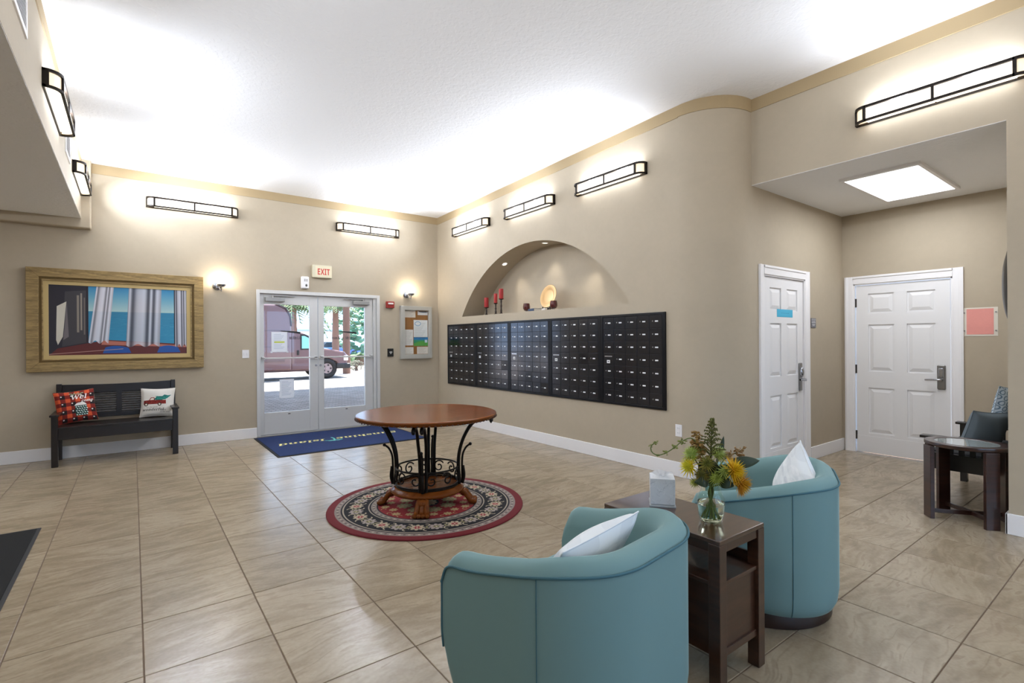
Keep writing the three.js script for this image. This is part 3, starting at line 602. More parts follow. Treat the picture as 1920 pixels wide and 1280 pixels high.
// ------------------------------------------------------------------ things on the entrance wall
{
  // painting
  const t = thing('framed_painting', 'large sea-view painting with curtains in wide gold frame above bench', 'painting', [-0.103, 1.015, ZD]);
  const W = 1.71, Hh = 1.192, gold = std(0xb89b66, 0.5, { map: rep(woodTex, 3, 3), metalness: 0.25, bumpMap: rep(woodTex, 6, 6), bumpScale: 0.001 }), dk = std(0x7a6236, 0.55, { metalness: 0.2 }), lin = std(0xc2aa74, 0.5, { metalness: 0.2 });
  const ring = (o, w, z0, z1, b) => { const x = W / 2 - o; return uvMetres(mv(ext(hole(poly(rect(-x, x, o, Hh - o)), rect(-x + w, x - w, o + w, Hh - o - w)), z1 - z0, b), 0, 0, z0)); };
  // four mitred rails
  const x = W / 2, w = 0.105;
  const rails = [[[-x, 0], [x, 0], [x - w, w], [-x + w, w]], [[x, 0], [x, Hh], [x - w, Hh - w], [x - w, w]], [[x, Hh], [-x, Hh], [-x + w, Hh - w], [x - w, Hh - w]], [[-x, Hh], [-x, 0], [-x + w, w], [-x + w, Hh - w]]];
  for (const r of rails) mesh('frame_rail', uvMetres(mv(ext(poly(r), 0.05, 0.004), 0, 0, 0.004)), gold, t);
  mesh('inner_moulding', [ring(0.103, 0.03, 0.002, 0.03, 0.002)], dk, t);
  mesh('gilt_lip', [ring(0.13, 0.014, 0.002, 0.045, 0.003)], gold, t);
  mesh('liner', [ring(0.142, 0.046, 0.002, 0.032, 0.002)], lin, t);
  const pic = canvasTex(1024, 640, (c, w2, h2) => {
    const grad = (x0, y0, x1, y1, st) => { const g = c.createLinearGradient(x0, y0, x1, y1); st.forEach(([p, q]) => g.addColorStop(p, q)); return g; };
    c.fillStyle = grad(0, 0, 0, 640, [[0, '#2f7fae'], [0.36, '#a9c6c4'], [0.37, '#2f7d9f'], [0.8, '#2c86ac'], [1, '#2a6f98']]); c.fillRect(0, 0, w2, h2);
    for (let i = 0; i < 240; i++) { c.fillStyle = `rgba(${rnd() < 0.5 ? '160,205,215' : '20,80,120'},0.18)`; c.fillRect(360 + rnd() * 620, 245 + rnd() * 270, 10 + rnd() * 50, 2); }
    c.fillStyle = '#26232c'; c.fillRect(0, 0, 270, 640);
    c.fillStyle = '#3d3a3e'; c.beginPath(); c.moveTo(110, 60); c.lineTo(270, 40); c.lineTo(270, 520); c.lineTo(90, 560); c.fill();
    for (const [a, b, w3, o] of [[190, 90, 16, 0.5], [215, 70, 12, 0.6], [238, 110, 9, 0.35]]) { c.fillStyle = `rgba(205,190,165,${o})`; c.fillRect(a, b, w3, 340); }
    c.fillStyle = '#c9c3b4'; c.beginPath(); c.moveTo(55, 195); c.lineTo(120, 150); c.lineTo(95, 470); c.lineTo(62, 545); c.lineTo(50, 500); c.fill();
    c.fillStyle = '#6d6668'; c.beginPath(); c.moveTo(122, 160); c.lineTo(135, 470); c.lineTo(98, 500); c.fill();
    c.fillStyle = '#5a2220'; c.beginPath(); c.moveTo(0, 640); c.lineTo(60, 575); c.lineTo(400, 500); c.lineTo(1024, 545); c.lineTo(1024, 640); c.fill();
    c.fillStyle = '#b06a5a'; c.beginPath(); c.moveTo(370, 505); c.lineTo(1024, 560); c.lineTo(1024, 575); c.lineTo(360, 545); c.fill();
    for (const [a, b] of [[370, 560], [780, 950]]) { c.fillStyle = '#1c4f9a'; c.beginPath(); c.moveTo(a, 625); c.lineTo(a + 20, 570); c.quadraticCurveTo((a + b) / 2, 540, b, 575); c.lineTo(b + 20, 625); c.fill(); }
    c.strokeStyle = '#b58f86'; c.lineWidth = 5; c.beginPath(); c.moveTo(0, 628); c.lineTo(520, 585); c.stroke();
    const curtain = (x0, x1, y1, lean, dark) => { for (let i = 0; i < 64; i++) { const q = i / 64, xx = x0 + (x1 - x0) * q, s = 0.5 + 0.5 * Math.sin(q * 21 + Math.sin(q * 9) * 2), v = dark ? 70 + 130 * s : 120 + 100 * s; c.fillStyle = `rgba(${v + 4},${v},${v + 8},0.86)`; c.beginPath(); c.moveTo(xx + lean * (1 - q * 0.3), 0); c.lineTo(xx + lean * (1 - q * 0.3) + (x1 - x0) / 60 + 1, 0); c.lineTo(xx + (x1 - x0) / 60 + 1, y1 + 14 * Math.sin(q * 14)); c.lineTo(xx, y1 + 14 * Math.sin(q * 14)); c.fill(); } };
    curtain(268, 410, 520, 60, false); curtain(540, 800, 555, 24, true); curtain(926, 1022, 560, -4, true);
    c.fillStyle = '#201a22'; c.fillRect(255, 0, 14, 520); c.fillRect(918, 0, 9, 540);
  });
  mesh('canvas', [mv(new THREE.PlaneGeometry(W - 0.37, Hh - 0.37), 0, Hh / 2, 0.026)], std(0xffffff, 0.4, { map: pic }), t);
  mesh('back_board', bx(-W / 2 + 0.15, W / 2 - 0.15, 0.15, Hh - 0.15, 0.002, 0.024), dk, t);
}
function halfSconce(label, x, y) {
  const t = thing('wall_sconce', label, 'wall lamp', [x, y, ZD], 0, 'chrome wall sconces');
  mesh('back_plate', [mv(new THREE.SphereGeometry(0.055, 24, 12, 0, 2 * PI, 0, PI / 2).rotateX(PI / 2).scale(1, 1, 0.45), -0.02, 0.0, 0.0)], M.chrome, t);
  mesh('arm', tube([[0, -0.005, 0.02], [0.012, -0.05, 0.05], [0.02, -0.055, 0.09], [0.022, -0.02, 0.1]], 0.006, 18, 8), M.chrome, t);
  mesh('cup', mv(lathe([[0.0, -0.02], [0.03, -0.016], [0.052, 0.004], [0.056, 0.02], [0.052, 0.02], [0.045, 0.004], [0, -0.01]], 24), 0.022, 0.0, 0.1), M.chrome, t);
  mesh('finial', sph(0.009, 0.02, -0.066, 0.085), M.chrome, t);
  const b = mesh('glass_shade', mv(lathe([[0.042, 0.004], [0.056, 0.03], [0.06, 0.055], [0.056, 0.08], [0.03, 0.1], [0, 0.105]], 12), 0.022, 0, 0.1), M.bulb, t);
  const p = new THREE.PointLight(0xfff1dc, 0.55, 0, 2); p.position.set(0.022, 0.05, 0.1); p.castShadow = true; p.shadow.radius = 2; t.add(p);
}
halfSconce('chrome wall sconce with glowing glass shade beside the painting', 0.935, 2.1);
halfSconce('chrome wall sconce with glowing glass shade above bulletin board', 3.7, 2.12);
{
  const t = thing('exit_sign', 'cream EXIT sign with red letters above the entrance doors', 'sign', [2.3, 2.305, ZD]);
  mesh('housing', rb(-0.15, 0.135, 0, 0.19, 0, 0.05, 0.008, 3), std(0xcfc7ac, 0.5), t);
  const tx = canvasTex(512, 340, (c, w, h) => { c.fillStyle = '#cfc4a8'; c.fillRect(0, 0, w, h); c.fillStyle = '#b5271b'; c.font = 'bold 262px sans-serif'; c.textAlign = 'center'; c.save(); c.translate(w / 2, 270); c.scale(0.72, 1); c.fillText('EXIT', 0, 0); c.restore(); });
  mesh('face', mv(new THREE.PlaneGeometry(0.24, 0.165), 0.01, 0.095, 0.0508), std(0xffffff, 0.5, { map: tx, emissive: 0xffffff, emissiveMap: tx, emissiveIntensity: 0.15 }), t);
}
{
  const t = thing('motion_sensor', 'white plastic motion sensor on wall above the entrance doors', 'sensor', [2.045, 2.13, ZD]);
  mesh('body', rb(-0.055, 0.055, 0, 0.18, 0, 0.055, 0.018, 4), M.white, t);
  mesh('lens', sph(0.022, 0.015, 0.048, 0.05, 0.8, 1, 0.5), std(0x55534f, 0.3), t);
  for (const x of [-0.006, 0.022]) mesh('vent', rb(x - 0.01, x + 0.01, 0.105, 0.145, 0.054, 0.0565, 0.002), std(0xa9a7a5, 0.5), t);
}
{
  const t = thing('fire_alarm', 'red fire alarm strobe beside the entrance door frame', 'fire alarm', [3.38, 1.89, ZD]);
  mesh('body', rb(-0.068, 0.068, 0, 0.108, 0, 0.045, 0.008, 3), std(0x8e1f18, 0.45), t);
  mesh('strobe', rb(-0.045, 0.045, 0.058, 0.085, 0.044, 0.058, 0.006, 2), std(0xe8e2de, 0.2), t);
  const p = thing('card_reader', 'small black card reader beside the entrance door frame', 'card reader', [3.386, 1.098, ZD]);
  mesh('body', rb(-0.05, 0.05, 0, 0.13, 0, 0.026, 0.008, 3), std(0x16140f, 0.4), p);
  mesh('button', [rb(-0.024, 0.024, 0.058, 0.082, 0.025, 0.03, 0.003), rb(-0.01, 0.01, 0.04, 0.06, 0.025, 0.029, 0.002)], std(0xb8b5b0, 0.4), p);
  const s = thing('light_switch', 'white double light switch plate beside the entrance doors', 'light switch', [1.257, 1.122, ZD]);
  mesh('plate', rb(-0.043, 0.043, 0, 0.115, 0, 0.007, 0.003), M.white, s);
  for (const x of [-0.02, 0.02]) mesh('toggle', rb(x - 0.008, x + 0.008, 0.04, 0.075, 0.006, 0.014, 0.002), M.doorWhite, s);
  const o = thing('power_outlet', 'white power outlet low on wall under the letterboxes', 'outlet', [XM, 0.39, -2.995], -PI / 2);
  mesh('plate', rb(-0.037, 0.037, 0, 0.118, 0, 0.006, 0.003), M.white, o);
  for (const y of [0.036, 0.082]) { const k = mesh('socket', rb(-0.017, 0.017, y - 0.014, y + 0.014, 0.005, 0.0085, 0.006), M.doorWhite, o); mesh('slot', [bx(-0.008, -0.006, y - 0.004, y + 0.006, 0.0083, 0.009), bx(0.006, 0.008, y - 0.004, y + 0.006, 0.0083, 0.009)], M.darkSteel, k); }
}
{ // bulletin board
  const t = thing('bulletin_board', 'grey framed bulletin board with pinned papers near wall corner', 'bulletin board', [3.843, 1.05, ZD]);
  const W = 0.575, Hb = 0.885;
  mesh('frame', [uvMetres(ext(hole(poly(rect(-W / 2, W / 2, 0, Hb)), rect(-W / 2 + 0.075, W / 2 - 0.06, 0.075, Hb - 0.07)), 0.05, 0.006)), rb(W / 2 - 0.052, W / 2 - 0.046, 0.02, Hb - 0.02, 0.05, 0.053, 0.001), rb(W / 2 - 0.05, W / 2 - 0.02, 0.012, 0.03, 0.05, 0.056, 0.002)], std(0xb7b5ac, 0.45, { metalness: 0.25 }), t);
  mesh('cork', bx(-W / 2 + 0.07, W / 2 - 0.055, 0.07, Hb - 0.065, 0.004, 0.012), std(0x94642f, 0.9, { bumpMap: rep(fineBump, 4), bumpScale: 0.002, map: rep(wallTex, 4) }), t);
  const lines = (bg, fg, draw) => canvasTex(128, 160, (c, w, h) => { c.fillStyle = bg; c.fillRect(0, 0, w, h); c.fillStyle = fg; for (let i = 0; i < 12; i++) c.fillRect(12, 14 + i * 12, 60 + (i * 37) % 44, 3); draw?.(c); });
  const P = [[-0.205, -0.005, 0.695, 0.82, lines('#ddd6c9', '#a49c90'), 'typed'], [0.035, 0.222, 0.74, 0.805, lines('#e6e6e6', '#e6e6e6', (c) => { c.fillStyle = '#56606e'; c.beginPath(); c.ellipse(70, 20, 60, 34, 0.2, 0, 7); c.fill(); }), 'curled top'], [-0.04, 0.22, 0.36, 0.655, lines('#e3e6e4', '#b8c0c0', (c) => { c.fillStyle = '#e3e6e4'; c.fillRect(8, 8, 60, 50); c.strokeStyle = '#7fa6c4'; c.lineWidth = 6; c.beginPath(); c.ellipse(38, 34, 26, 18, 0, 0, 7); c.stroke(); }), 'blue round emblem'], [-0.205, -0.05, 0.225, 0.49, lines('#dcd9d2', '#a8a49c'), 'long typed'], [-0.04, 0.225, 0.215, 0.365, canvasTex(128, 80, (c) => { c.fillStyle = '#2f8f6a'; c.fillRect(0, 0, 128, 80); c.fillStyle = '#2f77a8'; c.fillRect(0, 0, 128, 26); c.fillStyle = '#57a046'; c.beginPath(); c.moveTo(0, 60); c.quadraticCurveTo(60, 20, 128, 50); c.lineTo(128, 80); c.lineTo(0, 80); c.fill(); c.fillStyle = '#cfe0ea'; c.fillRect(100, 24, 22, 26); }), 'green and blue picture'], [-0.205, -0.045, 0.08, 0.195, lines('#dedad0', '#b0a898'), 'short typed'], [0.02, 0.225, 0.08, 0.2, lines('#e0d8cc', '#b4a898'), 'lower corner']];
  for (const [x0, x1, y0, y1, tx] of P) mesh('paper', mv(new THREE.PlaneGeometry(x1 - x0, y1 - y0), (x0 + x1) / 2, (y0 + y1) / 2, 0.0135), std(0xffffff, 0.8, { map: tx }), t);
  mesh('glazing', mv(new THREE.PlaneGeometry(W - 0.14, Hb - 0.15), 0, Hb / 2, 0.03), M.glass, t);
}
// ------------------------------------------------------------------ mats and rug
{
  const tx = canvasTex(1024, 800, (c, w, h) => {
    c.fillStyle = '#0c2758'; c.fillRect(0, 0, w, h);
    for (let i = 0; i < 5000; i++) { c.fillStyle = `rgba(${rnd() < 0.5 ? '10,28,66' : '32,92,160'},0.25)`; c.fillRect(rnd() * w, rnd() * h, 3 + rnd() * 14, 2); }
    c.save(); c.translate(w / 2, h * 0.50); c.rotate(PI);       // faces someone coming in
    c.fillStyle = '#e4dc8e'; c.font = 'italic bold 104px serif'; c.textAlign = 'center'; c.textBaseline = 'middle';
    c.fillText('Sunshine', -215, 0); c.fillText('Island', 270, 0);
    c.strokeStyle = '#6cc7bd'; c.lineWidth = 13; c.lineCap = 'round';
    c.beginPath(); c.moveTo(52, 60); c.quadraticCurveTo(40, 0, 62, -50); c.stroke();
    for (const a of [-2.7, -2.1, -1.4, -0.8, -0.2]) { c.beginPath(); c.moveTo(62, -50); c.quadraticCurveTo(62 + 34 * Math.cos(a), -66 + 26 * Math.sin(a), 62 + 62 * Math.cos(a), -38 + 40 * Math.sin(a)); c.stroke(); }
    c.restore();
  });
  const t = thing('entrance_mat', 'blue entrance mat with yellow script lettering at the entrance doors', 'mat', [2.305, 0, -7.065]);
  mesh('rubber_edge', rb(-0.965, 0.965, 0, 0.006, -0.735, 0.735, 0.002), std(0x15161a, 0.85), t);
  const pile = uvMetres(new THREE.PlaneGeometry(1.87, 1.41).rotateX(-PI / 2)); pile.setAttribute('uv', new THREE.PlaneGeometry(1.87, 1.41).attributes.uv.clone()); mv(pile, 0, 0.0095, 0);
  mesh('pile', [bx(-0.935, 0.935, 0.005, 0.0092, -0.705, 0.705)], std(0x122a55, 0.95), t);
  mesh('print', pile, std(0xffffff, 0.95, { map: tx }), t);
  const k = thing('floor_mat', 'plain black floor mat under the low ceiling', 'mat', [-1.12, 0, -3.72]);
  mesh('rubber_edge', rb(-0.585, 0.585, 0, 0.007, -1.26, 1.26, 0.002), std(0x2a2a2b, 0.7), k);
  mesh('pile', rb(-0.565, 0.565, 0.004, 0.0105, -1.24, 1.24, 0.002), std(0x171717, 0.95, { bumpMap: rep(weave, 16), bumpScale: 0.002 }), k);
}
{
  const S = 1024;
  const tx = canvasTex(S, S, (c) => {
    const R = (f) => f * S / 2; c.translate(S / 2, S / 2);
    const disc = (f, col) => { c.fillStyle = col; c.beginPath(); c.arc(0, 0, R(f), 0, 7); c.fill(); };
    disc(1, '#6e1a20'); disc(0.925, '#8c7f78'); 
    for (let i = 0; i < 130; i++) { const a = i / 130 * 2 * PI; c.fillStyle = i % 2 ? '#5e4f4c' : '#b3a795'; c.beginPath(); c.arc(R(0.895) * Math.cos(a), R(0.895) * Math.sin(a), 6, 0, 7); c.fill(); }
    disc(0.865, '#15141a'); disc(0.85, '#a89b8a'); disc(0.835, '#131318');
    const petal = (x, y, r, n, col, rot) => { c.fillStyle = col; for (let k = 0; k < n; k++) { const a = rot + k / n * 2 * PI; c.beginPath(); c.ellipse(x + r * 0.6 * Math.cos(a), y + r * 0.6 * Math.sin(a), r * 0.5, r * 0.28, a, 0, 7); c.fill(); } };
    for (let i = 0; i < 26; i++) {
      const a = i / 26 * 2 * PI, x = R(0.72) * Math.cos(a), y = R(0.72) * Math.sin(a);
      petal(x, y, 34, 8, i % 2 ? '#b9a98f' : '#a89a93', a); petal(x, y, 17, 6, i % 2 ? '#93303a' : '#6f6a4a', a + 0.4); c.fillStyle = '#d8cba8'; c.beginPath(); c.arc(x, y, 5, 0, 7); c.fill();
      const b = a + PI / 26; c.strokeStyle = '#b3a58d'; c.lineWidth = 7;
      c.beginPath(); c.arc(R(0.775) * Math.cos(b), R(0.775) * Math.sin(b), 15, b, b + 4.2); c.stroke(); c.beginPath(); c.arc(R(0.665) * Math.cos(b), R(0.665) * Math.sin(b), 13, b + 2.6, b + 6.6); c.stroke();
      c.fillStyle = '#7a7554'; c.beginPath(); c.ellipse(R(0.72) * Math.cos(b), R(0.72) * Math.sin(b), 16, 6, b, 0, 7); c.fill();
    }
    disc(0.6, '#a89b8a'); disc(0.587, '#15141a'); disc(0.572, '#8d827a');
    for (let i = 0; i < 90; i++) { const a = i / 90 * 2 * PI; c.fillStyle = i % 2 ? '#5e4f4c' : '#bcae98'; c.beginPath(); c.arc(R(0.545) * Math.cos(a), R(0.545) * Math.sin(a), 5.5, 0, 7); c.fill(); }
    disc(0.515, '#15141a'); disc(0.503, '#8a1f24');
    for (let i = 0; i < 20; i++) { const a = i / 20 * 2 * PI, q = i % 2 ? 0.43 : 0.38; petal(R(q) * Math.cos(a), R(q) * Math.sin(a), 22, 7, '#b39d6f', a); c.strokeStyle = '#a38d62'; c.lineWidth = 5; c.beginPath(); c.arc(R(0.46) * Math.cos(a + 0.15), R(0.46) * Math.sin(a + 0.15), 12, a, a + 4); c.stroke(); }
    for (let i = 0; i < 8; i++) { const a = i / 8 * 2 * PI + 0.2; petal(R(0.24) * Math.cos(a), R(0.24) * Math.sin(a), 40, 9, '#9c9068', a); petal(R(0.24) * Math.cos(a), R(0.24) * Math.sin(a), 20, 7, '#c3b088', a); }
    disc(0.12, '#1a191d'); petal(0, 0, 50, 10, '#b8a783', 0);
  });
  const t = thing('round_rug', 'round red and black floral rug under the pedestal table', 'rug', [1.9325, 0, -3.7575]);
  const RR = 0.784;
  mesh('pile', lathe([[0, 0.0], [RR - 0.004, 0.0], [RR, 0.005], [RR - 0.004, 0.0105], [RR - 0.05, 0.0108], [0, 0.0108]], 96), std(0x74202a, 0.95), t);
  const d = new THREE.CircleGeometry(RR - 0.003, 96).rotateX(-PI / 2); mv(d, 0, 0.0122, 0);
  mesh('pattern', d, std(0xffffff, 0.95, { map: tx, bumpMap: rep(weave, 12), bumpScale: 0.0015 }), t);
}
// ------------------------------------------------------------------ pedestal table
const TX = 1.93, TZ = -3.745;
{
  const t = thing('pedestal_table', 'round polished wooden table on black iron scroll pedestal', 'table', [TX, 0.0145, TZ]);
  const r = 0.568, y = 0.703;
  const top = mesh('tabletop', [uvMetres(lathe([[0, y], [r - 0.03, y], [r - 0.012, y + 0.006], [r - 0.004, y + 0.014], [r - 0.008, y + 0.018], [r, y + 0.026], [r - 0.004, y + 0.034], [r - 0.016, y + 0.038], [0, y + 0.038]], 96))], M.tableWood, t);
  const beads = [];
  for (let k = 0; k < 84; k++) { const a = k / 84 * 2 * PI; beads.push(mv(new THREE.IcosahedronGeometry(0.0085, 0).scale(1, 0.7, 1), (r - 0.004) * Math.cos(a), y + 0.009, (r - 0.004) * Math.sin(a))); }
  mesh('carved_edge', beads.map((g) => uvMetres(g)), std(0x3a190d, 0.4), top);
  mesh('base_ring', [uvMetres(lathe([[0, 0.1], [0.235, 0.1], [0.285, 0.108], [0.297, 0.122], [0.29, 0.136], [0.276, 0.142], [0.27, 0.152], [0.255, 0.158], [0, 0.158]], 64))], M.tableWood, t);
  for (let k = 0; k < 4; k++) {
    const a = rad(35 + 90 * k), c = Math.cos(a), s = Math.sin(a), at = (q, yy, o = 0) => V(c * q - s * o, yy, s * q + c * o);
    // carved paw foot
    const foot = [];
    for (const o of [-0.03, 0, 0.03]) foot.push(tube([at(0.23, 0.105, o * 0.6), at(0.3, 0.09, o), at(0.335, 0.05, o * 1.2), at(0.355, 0.024, o * 1.4), at(0.385, 0.018, o * 1.6)], 0.021, 14, 9));
    for (const o of [-0.048, -0.016, 0.016, 0.048]) foot.push(sph(0.019, ...at(0.385, 0.019, o).toArray(), 1, 0.9, 1, 10));
    foot.push(sph(0.04, ...at(0.3, 0.085, 0).toArray(), 1, 0.8, 1, 12));
    mesh('foot', foot.map((g) => uvMetres(g)), M.tableWood, t);
    // pair of iron rods that flare out under the top, with a curled bud
    const leg = [];
    for (const o of [-0.03, 0.03]) leg.push(tube([at(0.262, 0.16, o * 0.8), at(0.252, 0.3, o * 0.8), at(0.262, 0.42, o * 0.85), at(0.3, 0.54, o), at(0.375, 0.655, o), at(0.46, 0.694, o), at(0.515, 0.685, o), at(0.528, 0.668, o), at(0.516, 0.658, o)], 0.0135, 40, 8));
    leg.push(tube([at(0.285, 0.16), at(0.282, 0.3), at(0.29, 0.4), at(0.318, 0.455), at(0.345, 0.475)], 0.0085, 24, 7), sph(0.014, ...at(0.35, 0.478).toArray(), 1, 1, 1, 10));
    leg.push(tube([at(0.283, 0.16), at(0.296, 0.22), at(0.288, 0.3)], 0.014, 12, 8));
    mesh('iron_leg', leg, M.iron, t);
  }
  const basket = mesh('iron_basket', [new THREE.TorusGeometry(0.252, 0.0075, 8, 72).rotateX(PI / 2).translate(0, 0.302, 0), new THREE.TorusGeometry(0.252, 0.0075, 8, 72).rotateX(PI / 2).translate(0, 0.176, 0), new THREE.TorusGeometry(0.252, 0.006, 8, 72).rotateX(PI / 2).translate(0, 0.162, 0)], M.iron, t);
  for (let k = 0; k < 12; k++) {
    const a0 = rad(35) + (k + 0.5) / 12 * 2 * PI, pts = [], flip = k % 2 ? 1 : -1;
    for (let i = 0; i <= 22; i++) { const q = i / 22, w = 0.6 + q * 7.6, rr2 = 0.05 * (1 - q * 0.75), du = flip * rr2 * Math.cos(w) / 0.252, yy = 0.239 + rr2 * Math.sin(w) * 1.08; pts.push(V(0.252 * Math.cos(a0 + du), yy, 0.252 * Math.sin(a0 + du))); }
    mesh('scroll', [tube(pts, 0.0062, 44, 6), sph(0.008, ...pts[22].toArray(), 1, 1, 1, 8)], M.iron, basket);
  }
}
// ------------------------------------------------------------------ bench with cushions
{
  const t = thing('bench', 'dark brown wooden bench with louvred back under the painting', 'bench', [-0.136, 0, -7.8]);
  const w = 0.545, m = M.benchWood;          // back of the bench at z = 0, front at z = 0.46
  for (const s of [-1, 1]) {
    mesh('leg', rb(s * w - 0.028, s * w + 0.028, 0, 0.545, 0.41, 0.465, 0.004), m, t);
    mesh('leg', [rb(s * w - 0.024, s * w + 0.024, 0, 0.872, -0.03, 0.02, 0.004)], m, t);
    mesh('armrest', rb(s * w - 0.04, s * w + 0.04, 0.545, 0.567, 0.0, 0.49, 0.006), m, t);
    mesh('side_rail', rb(s * w - 0.014, s * w + 0.014, 0.3, 0.41, 0.02, 0.41, 0.003), m, t);
  }
  mesh('front_rail', rb(-w + 0.028, w - 0.028, 0.29, 0.41, 0.425, 0.452, 0.003), m, t);
  for (let k = 0; k < 5; k++) mesh('seat_plank', rb(-w - 0.01, w + 0.01, 0.408, 0.428, 0.035 + k * 0.0865, 0.035 + k * 0.0865 + 0.083, 0.003), m, t);
  const arc = []; for (let k = 0; k <= 16; k++) { const x = -w + 0.024 + (2 * w - 0.048) * k / 16; arc.push([x, 0.862 - 0.012 * Math.cos((k / 16 - 0.5) * PI)]); }
  mesh('top_rail', [uvMetres(mv(ext(poly([[-w + 0.024, 0.755], [w - 0.024, 0.755], ...arc.slice().reverse()]), 0.02, 0.003), 0, 0, -0.022))], m, t);
  mesh('lower_rail', rb(-w + 0.024, w - 0.024, 0.46, 0.515, -0.02, 0.0, 0.003), m, t);
  mesh('middle_stile', rb(-0.028, 0.028, 0.5, 0.76, -0.022, 0.004, 0.003), m, t);
  for (const [a, b] of [[-w + 0.024, -0.028], [0.028, w - 0.024]]) for (let k = 0; k < 9; k++) mesh('louvre', uvMetres(mv(new THREE.BoxGeometry(b - a, 0.02, 0.007).rotateX(-0.5), (a + b) / 2, 0.529 + k * 0.0272, -0.008)), m, t);
}
function pillowGeo(w, h, th, n = 22) {
  const side = (s) => {
    const g = new THREE.PlaneGeometry(1, 1, n, n), p = g.attributes.position;
    for (let i = 0; i < p.count; i++) {
      const u = p.getX(i) * 2, v = p.getY(i) * 2, e = Math.pow(Math.max(0, (1 - u * u) * (1 - v * v)), 0.42);
      p.setXYZ(i, s * u * w / 2 * (1 - 0.07 * (1 - v * v)), v * h / 2 * (1 - 0.07 * (1 - u * u)), s * th / 2 * e * (1 + 0.05 * Math.sin(u * 5 + v * 3)));
    }
    g.computeVertexNormals(); return g;
  };
  return [side(1), side(-1)];
}
function pillow(label, w, h, th, m, pos, rot, group) {
  const t = thing('cushion', label, 'cushion', pos, 0, group);
  t.rotation.set(...rot);
  const [f, b] = pillowGeo(w, h, th);
  mesh('cover', [f, b], m, t);
  const e = [], N = 40, q = (u, v) => V(u * w / 2 * (1 - 0.07 * (1 - v * v)), v * h / 2 * (1 - 0.07 * (1 - u * u)), 0);
  for (let k = 0; k < N; k++) e.push(q(-1 + 2 * k / N, -1)); for (let k = 0; k < N; k++) e.push(q(1, -1 + 2 * k / N)); for (let k = 0; k < N; k++) e.push(q(1 - 2 * k / N, 1)); for (let k = 0; k < N; k++) e.push(q(-1, 1 - 2 * k / N));
  mesh('seam', new THREE.TubeGeometry(new THREE.CatmullRomCurve3(e, true), 160, 0.003, 5, true), m, t);
  return t;
}
{
  const plaid = canvasTex(512, 512, (c, w) => {
    c.fillStyle = '#c4431f'; c.fillRect(0, 0, w, w);
    for (let i = 0; i < 8; i++) for (let j = 0; j < 8; j++) { const a = i % 2, b = j % 2; c.fillStyle = a && b ? '#1a1214' : a || b ? '#7d1f16' : '#d2522a'; c.fillRect(i * 64, j * 64, 64, 64); if (a && b) { c.fillStyle = '#e8ddd6'; c.beginPath(); c.arc(i * 64 + 18, j * 64 + 20, 11, 0, 7); c.fill(); } }
    c.fillStyle = '#e9e5e0'; c.beginPath(); c.moveTo(232, 262); c.quadraticCurveTo(260, 210, 310, 215); c.quadraticCurveTo(370, 190, 400, 262); c.fill();
    c.fillStyle = '#173a33'; c.fillRect(238, 262, 160, 170); c.fillStyle = '#dff0ea'; for (let i = 0; i < 5; i++) for (let j = 0; j < 5; j++) { c.beginPath(); c.ellipse(256 + i * 32 + (j % 2) * 12, 284 + j * 33, 12, 8, 0.4, 0, 7); c.fill(); }
    c.strokeStyle = '#e9e5e0'; c.lineWidth = 12; c.fillStyle = '#f0e8e2'; c.font = 'italic bold 108px serif'; c.fillText('Wel', 190, 150); c.font = 'italic bold 60px serif'; c.fillText('come', 330, 205);
    c.fillStyle = '#8fb08c'; for (let i = 0; i < 7; i++) { c.beginPath(); c.ellipse(200 + i * 26, 46 + (i % 2) * 14, 18, 7, i, 0, 7); c.fill(); }
  });
  const truck = canvasTex(512, 512, (c, w) => {
    c.fillStyle = '#ddd8cf'; c.fillRect(0, 0, w, w);
    c.fillStyle = '#1f6a66'; c.beginPath(); c.moveTo(190, 215); c.lineTo(250, 150); c.lineTo(330, 150); c.lineTo(360, 120); c.lineTo(420, 138); c.lineTo(470, 130); c.lineTo(410, 190); c.lineTo(350, 215); c.lineTo(300, 235); c.fill();
    c.fillStyle = '#2c8a78'; for (let i = 0; i < 26; i++) { c.beginPath(); c.ellipse(220 + rnd() * 200, 150 + rnd() * 60, 16, 5, rnd() * 3, 0, 7); c.fill(); }
    c.fillStyle = '#7c1e17'; c.beginPath(); c.moveTo(40, 230); c.lineTo(120, 222); c.lineTo(150, 172); c.lineTo(205, 172); c.lineTo(212, 225); c.lineTo(390, 225); c.lineTo(392, 295); c.lineTo(40, 300); c.fill();
    c.fillStyle = '#e4dccb'; c.beginPath(); c.moveTo(135, 220); c.lineTo(158, 184); c.lineTo(196, 184); c.lineTo(198, 220); c.fill();
    for (let i = 0; i < 60; i++) { c.fillStyle = rnd() < 0.5 ? '#4a0f0c' : '#a5453a'; c.fillRect(45 + rnd() * 335, 232 + rnd() * 55, 9, 9); }
    for (const x of [80, 290]) { c.fillStyle = '#2a211d'; c.beginPath(); c.arc(x, 302, 30, 0, 7); c.fill(); c.fillStyle = '#e6ddc8'; c.beginPath(); c.arc(x, 302, 16, 0, 7); c.fill(); }
    c.fillStyle = '#3a3735'; c.font = '30px serif'; c.fillText("it's the most", 90, 364); c.font = 'italic bold 62px serif'; c.fillText('wonderful', 26, 418); c.font = '30px serif'; c.fillText('time', 330, 418); c.fillText('of the year', 300, 452);
  });
  pillow('orange and black plaid cushion with white lettering and mug print', 0.36, 0.37, 0.13, std(0xffffff, 0.9, { map: plaid }), [-0.525, 0.618, -7.655], [-0.27, 0.1, 0.12], 'cushions on the bench');
  pillow('cream cushion printed with red truck carrying a fir tree', 0.35, 0.355, 0.12, std(0xffffff, 0.9, { map: truck }), [0.245, 0.604, -7.66], [-0.25, -0.08, -0.05], 'cushions on the bench');
}
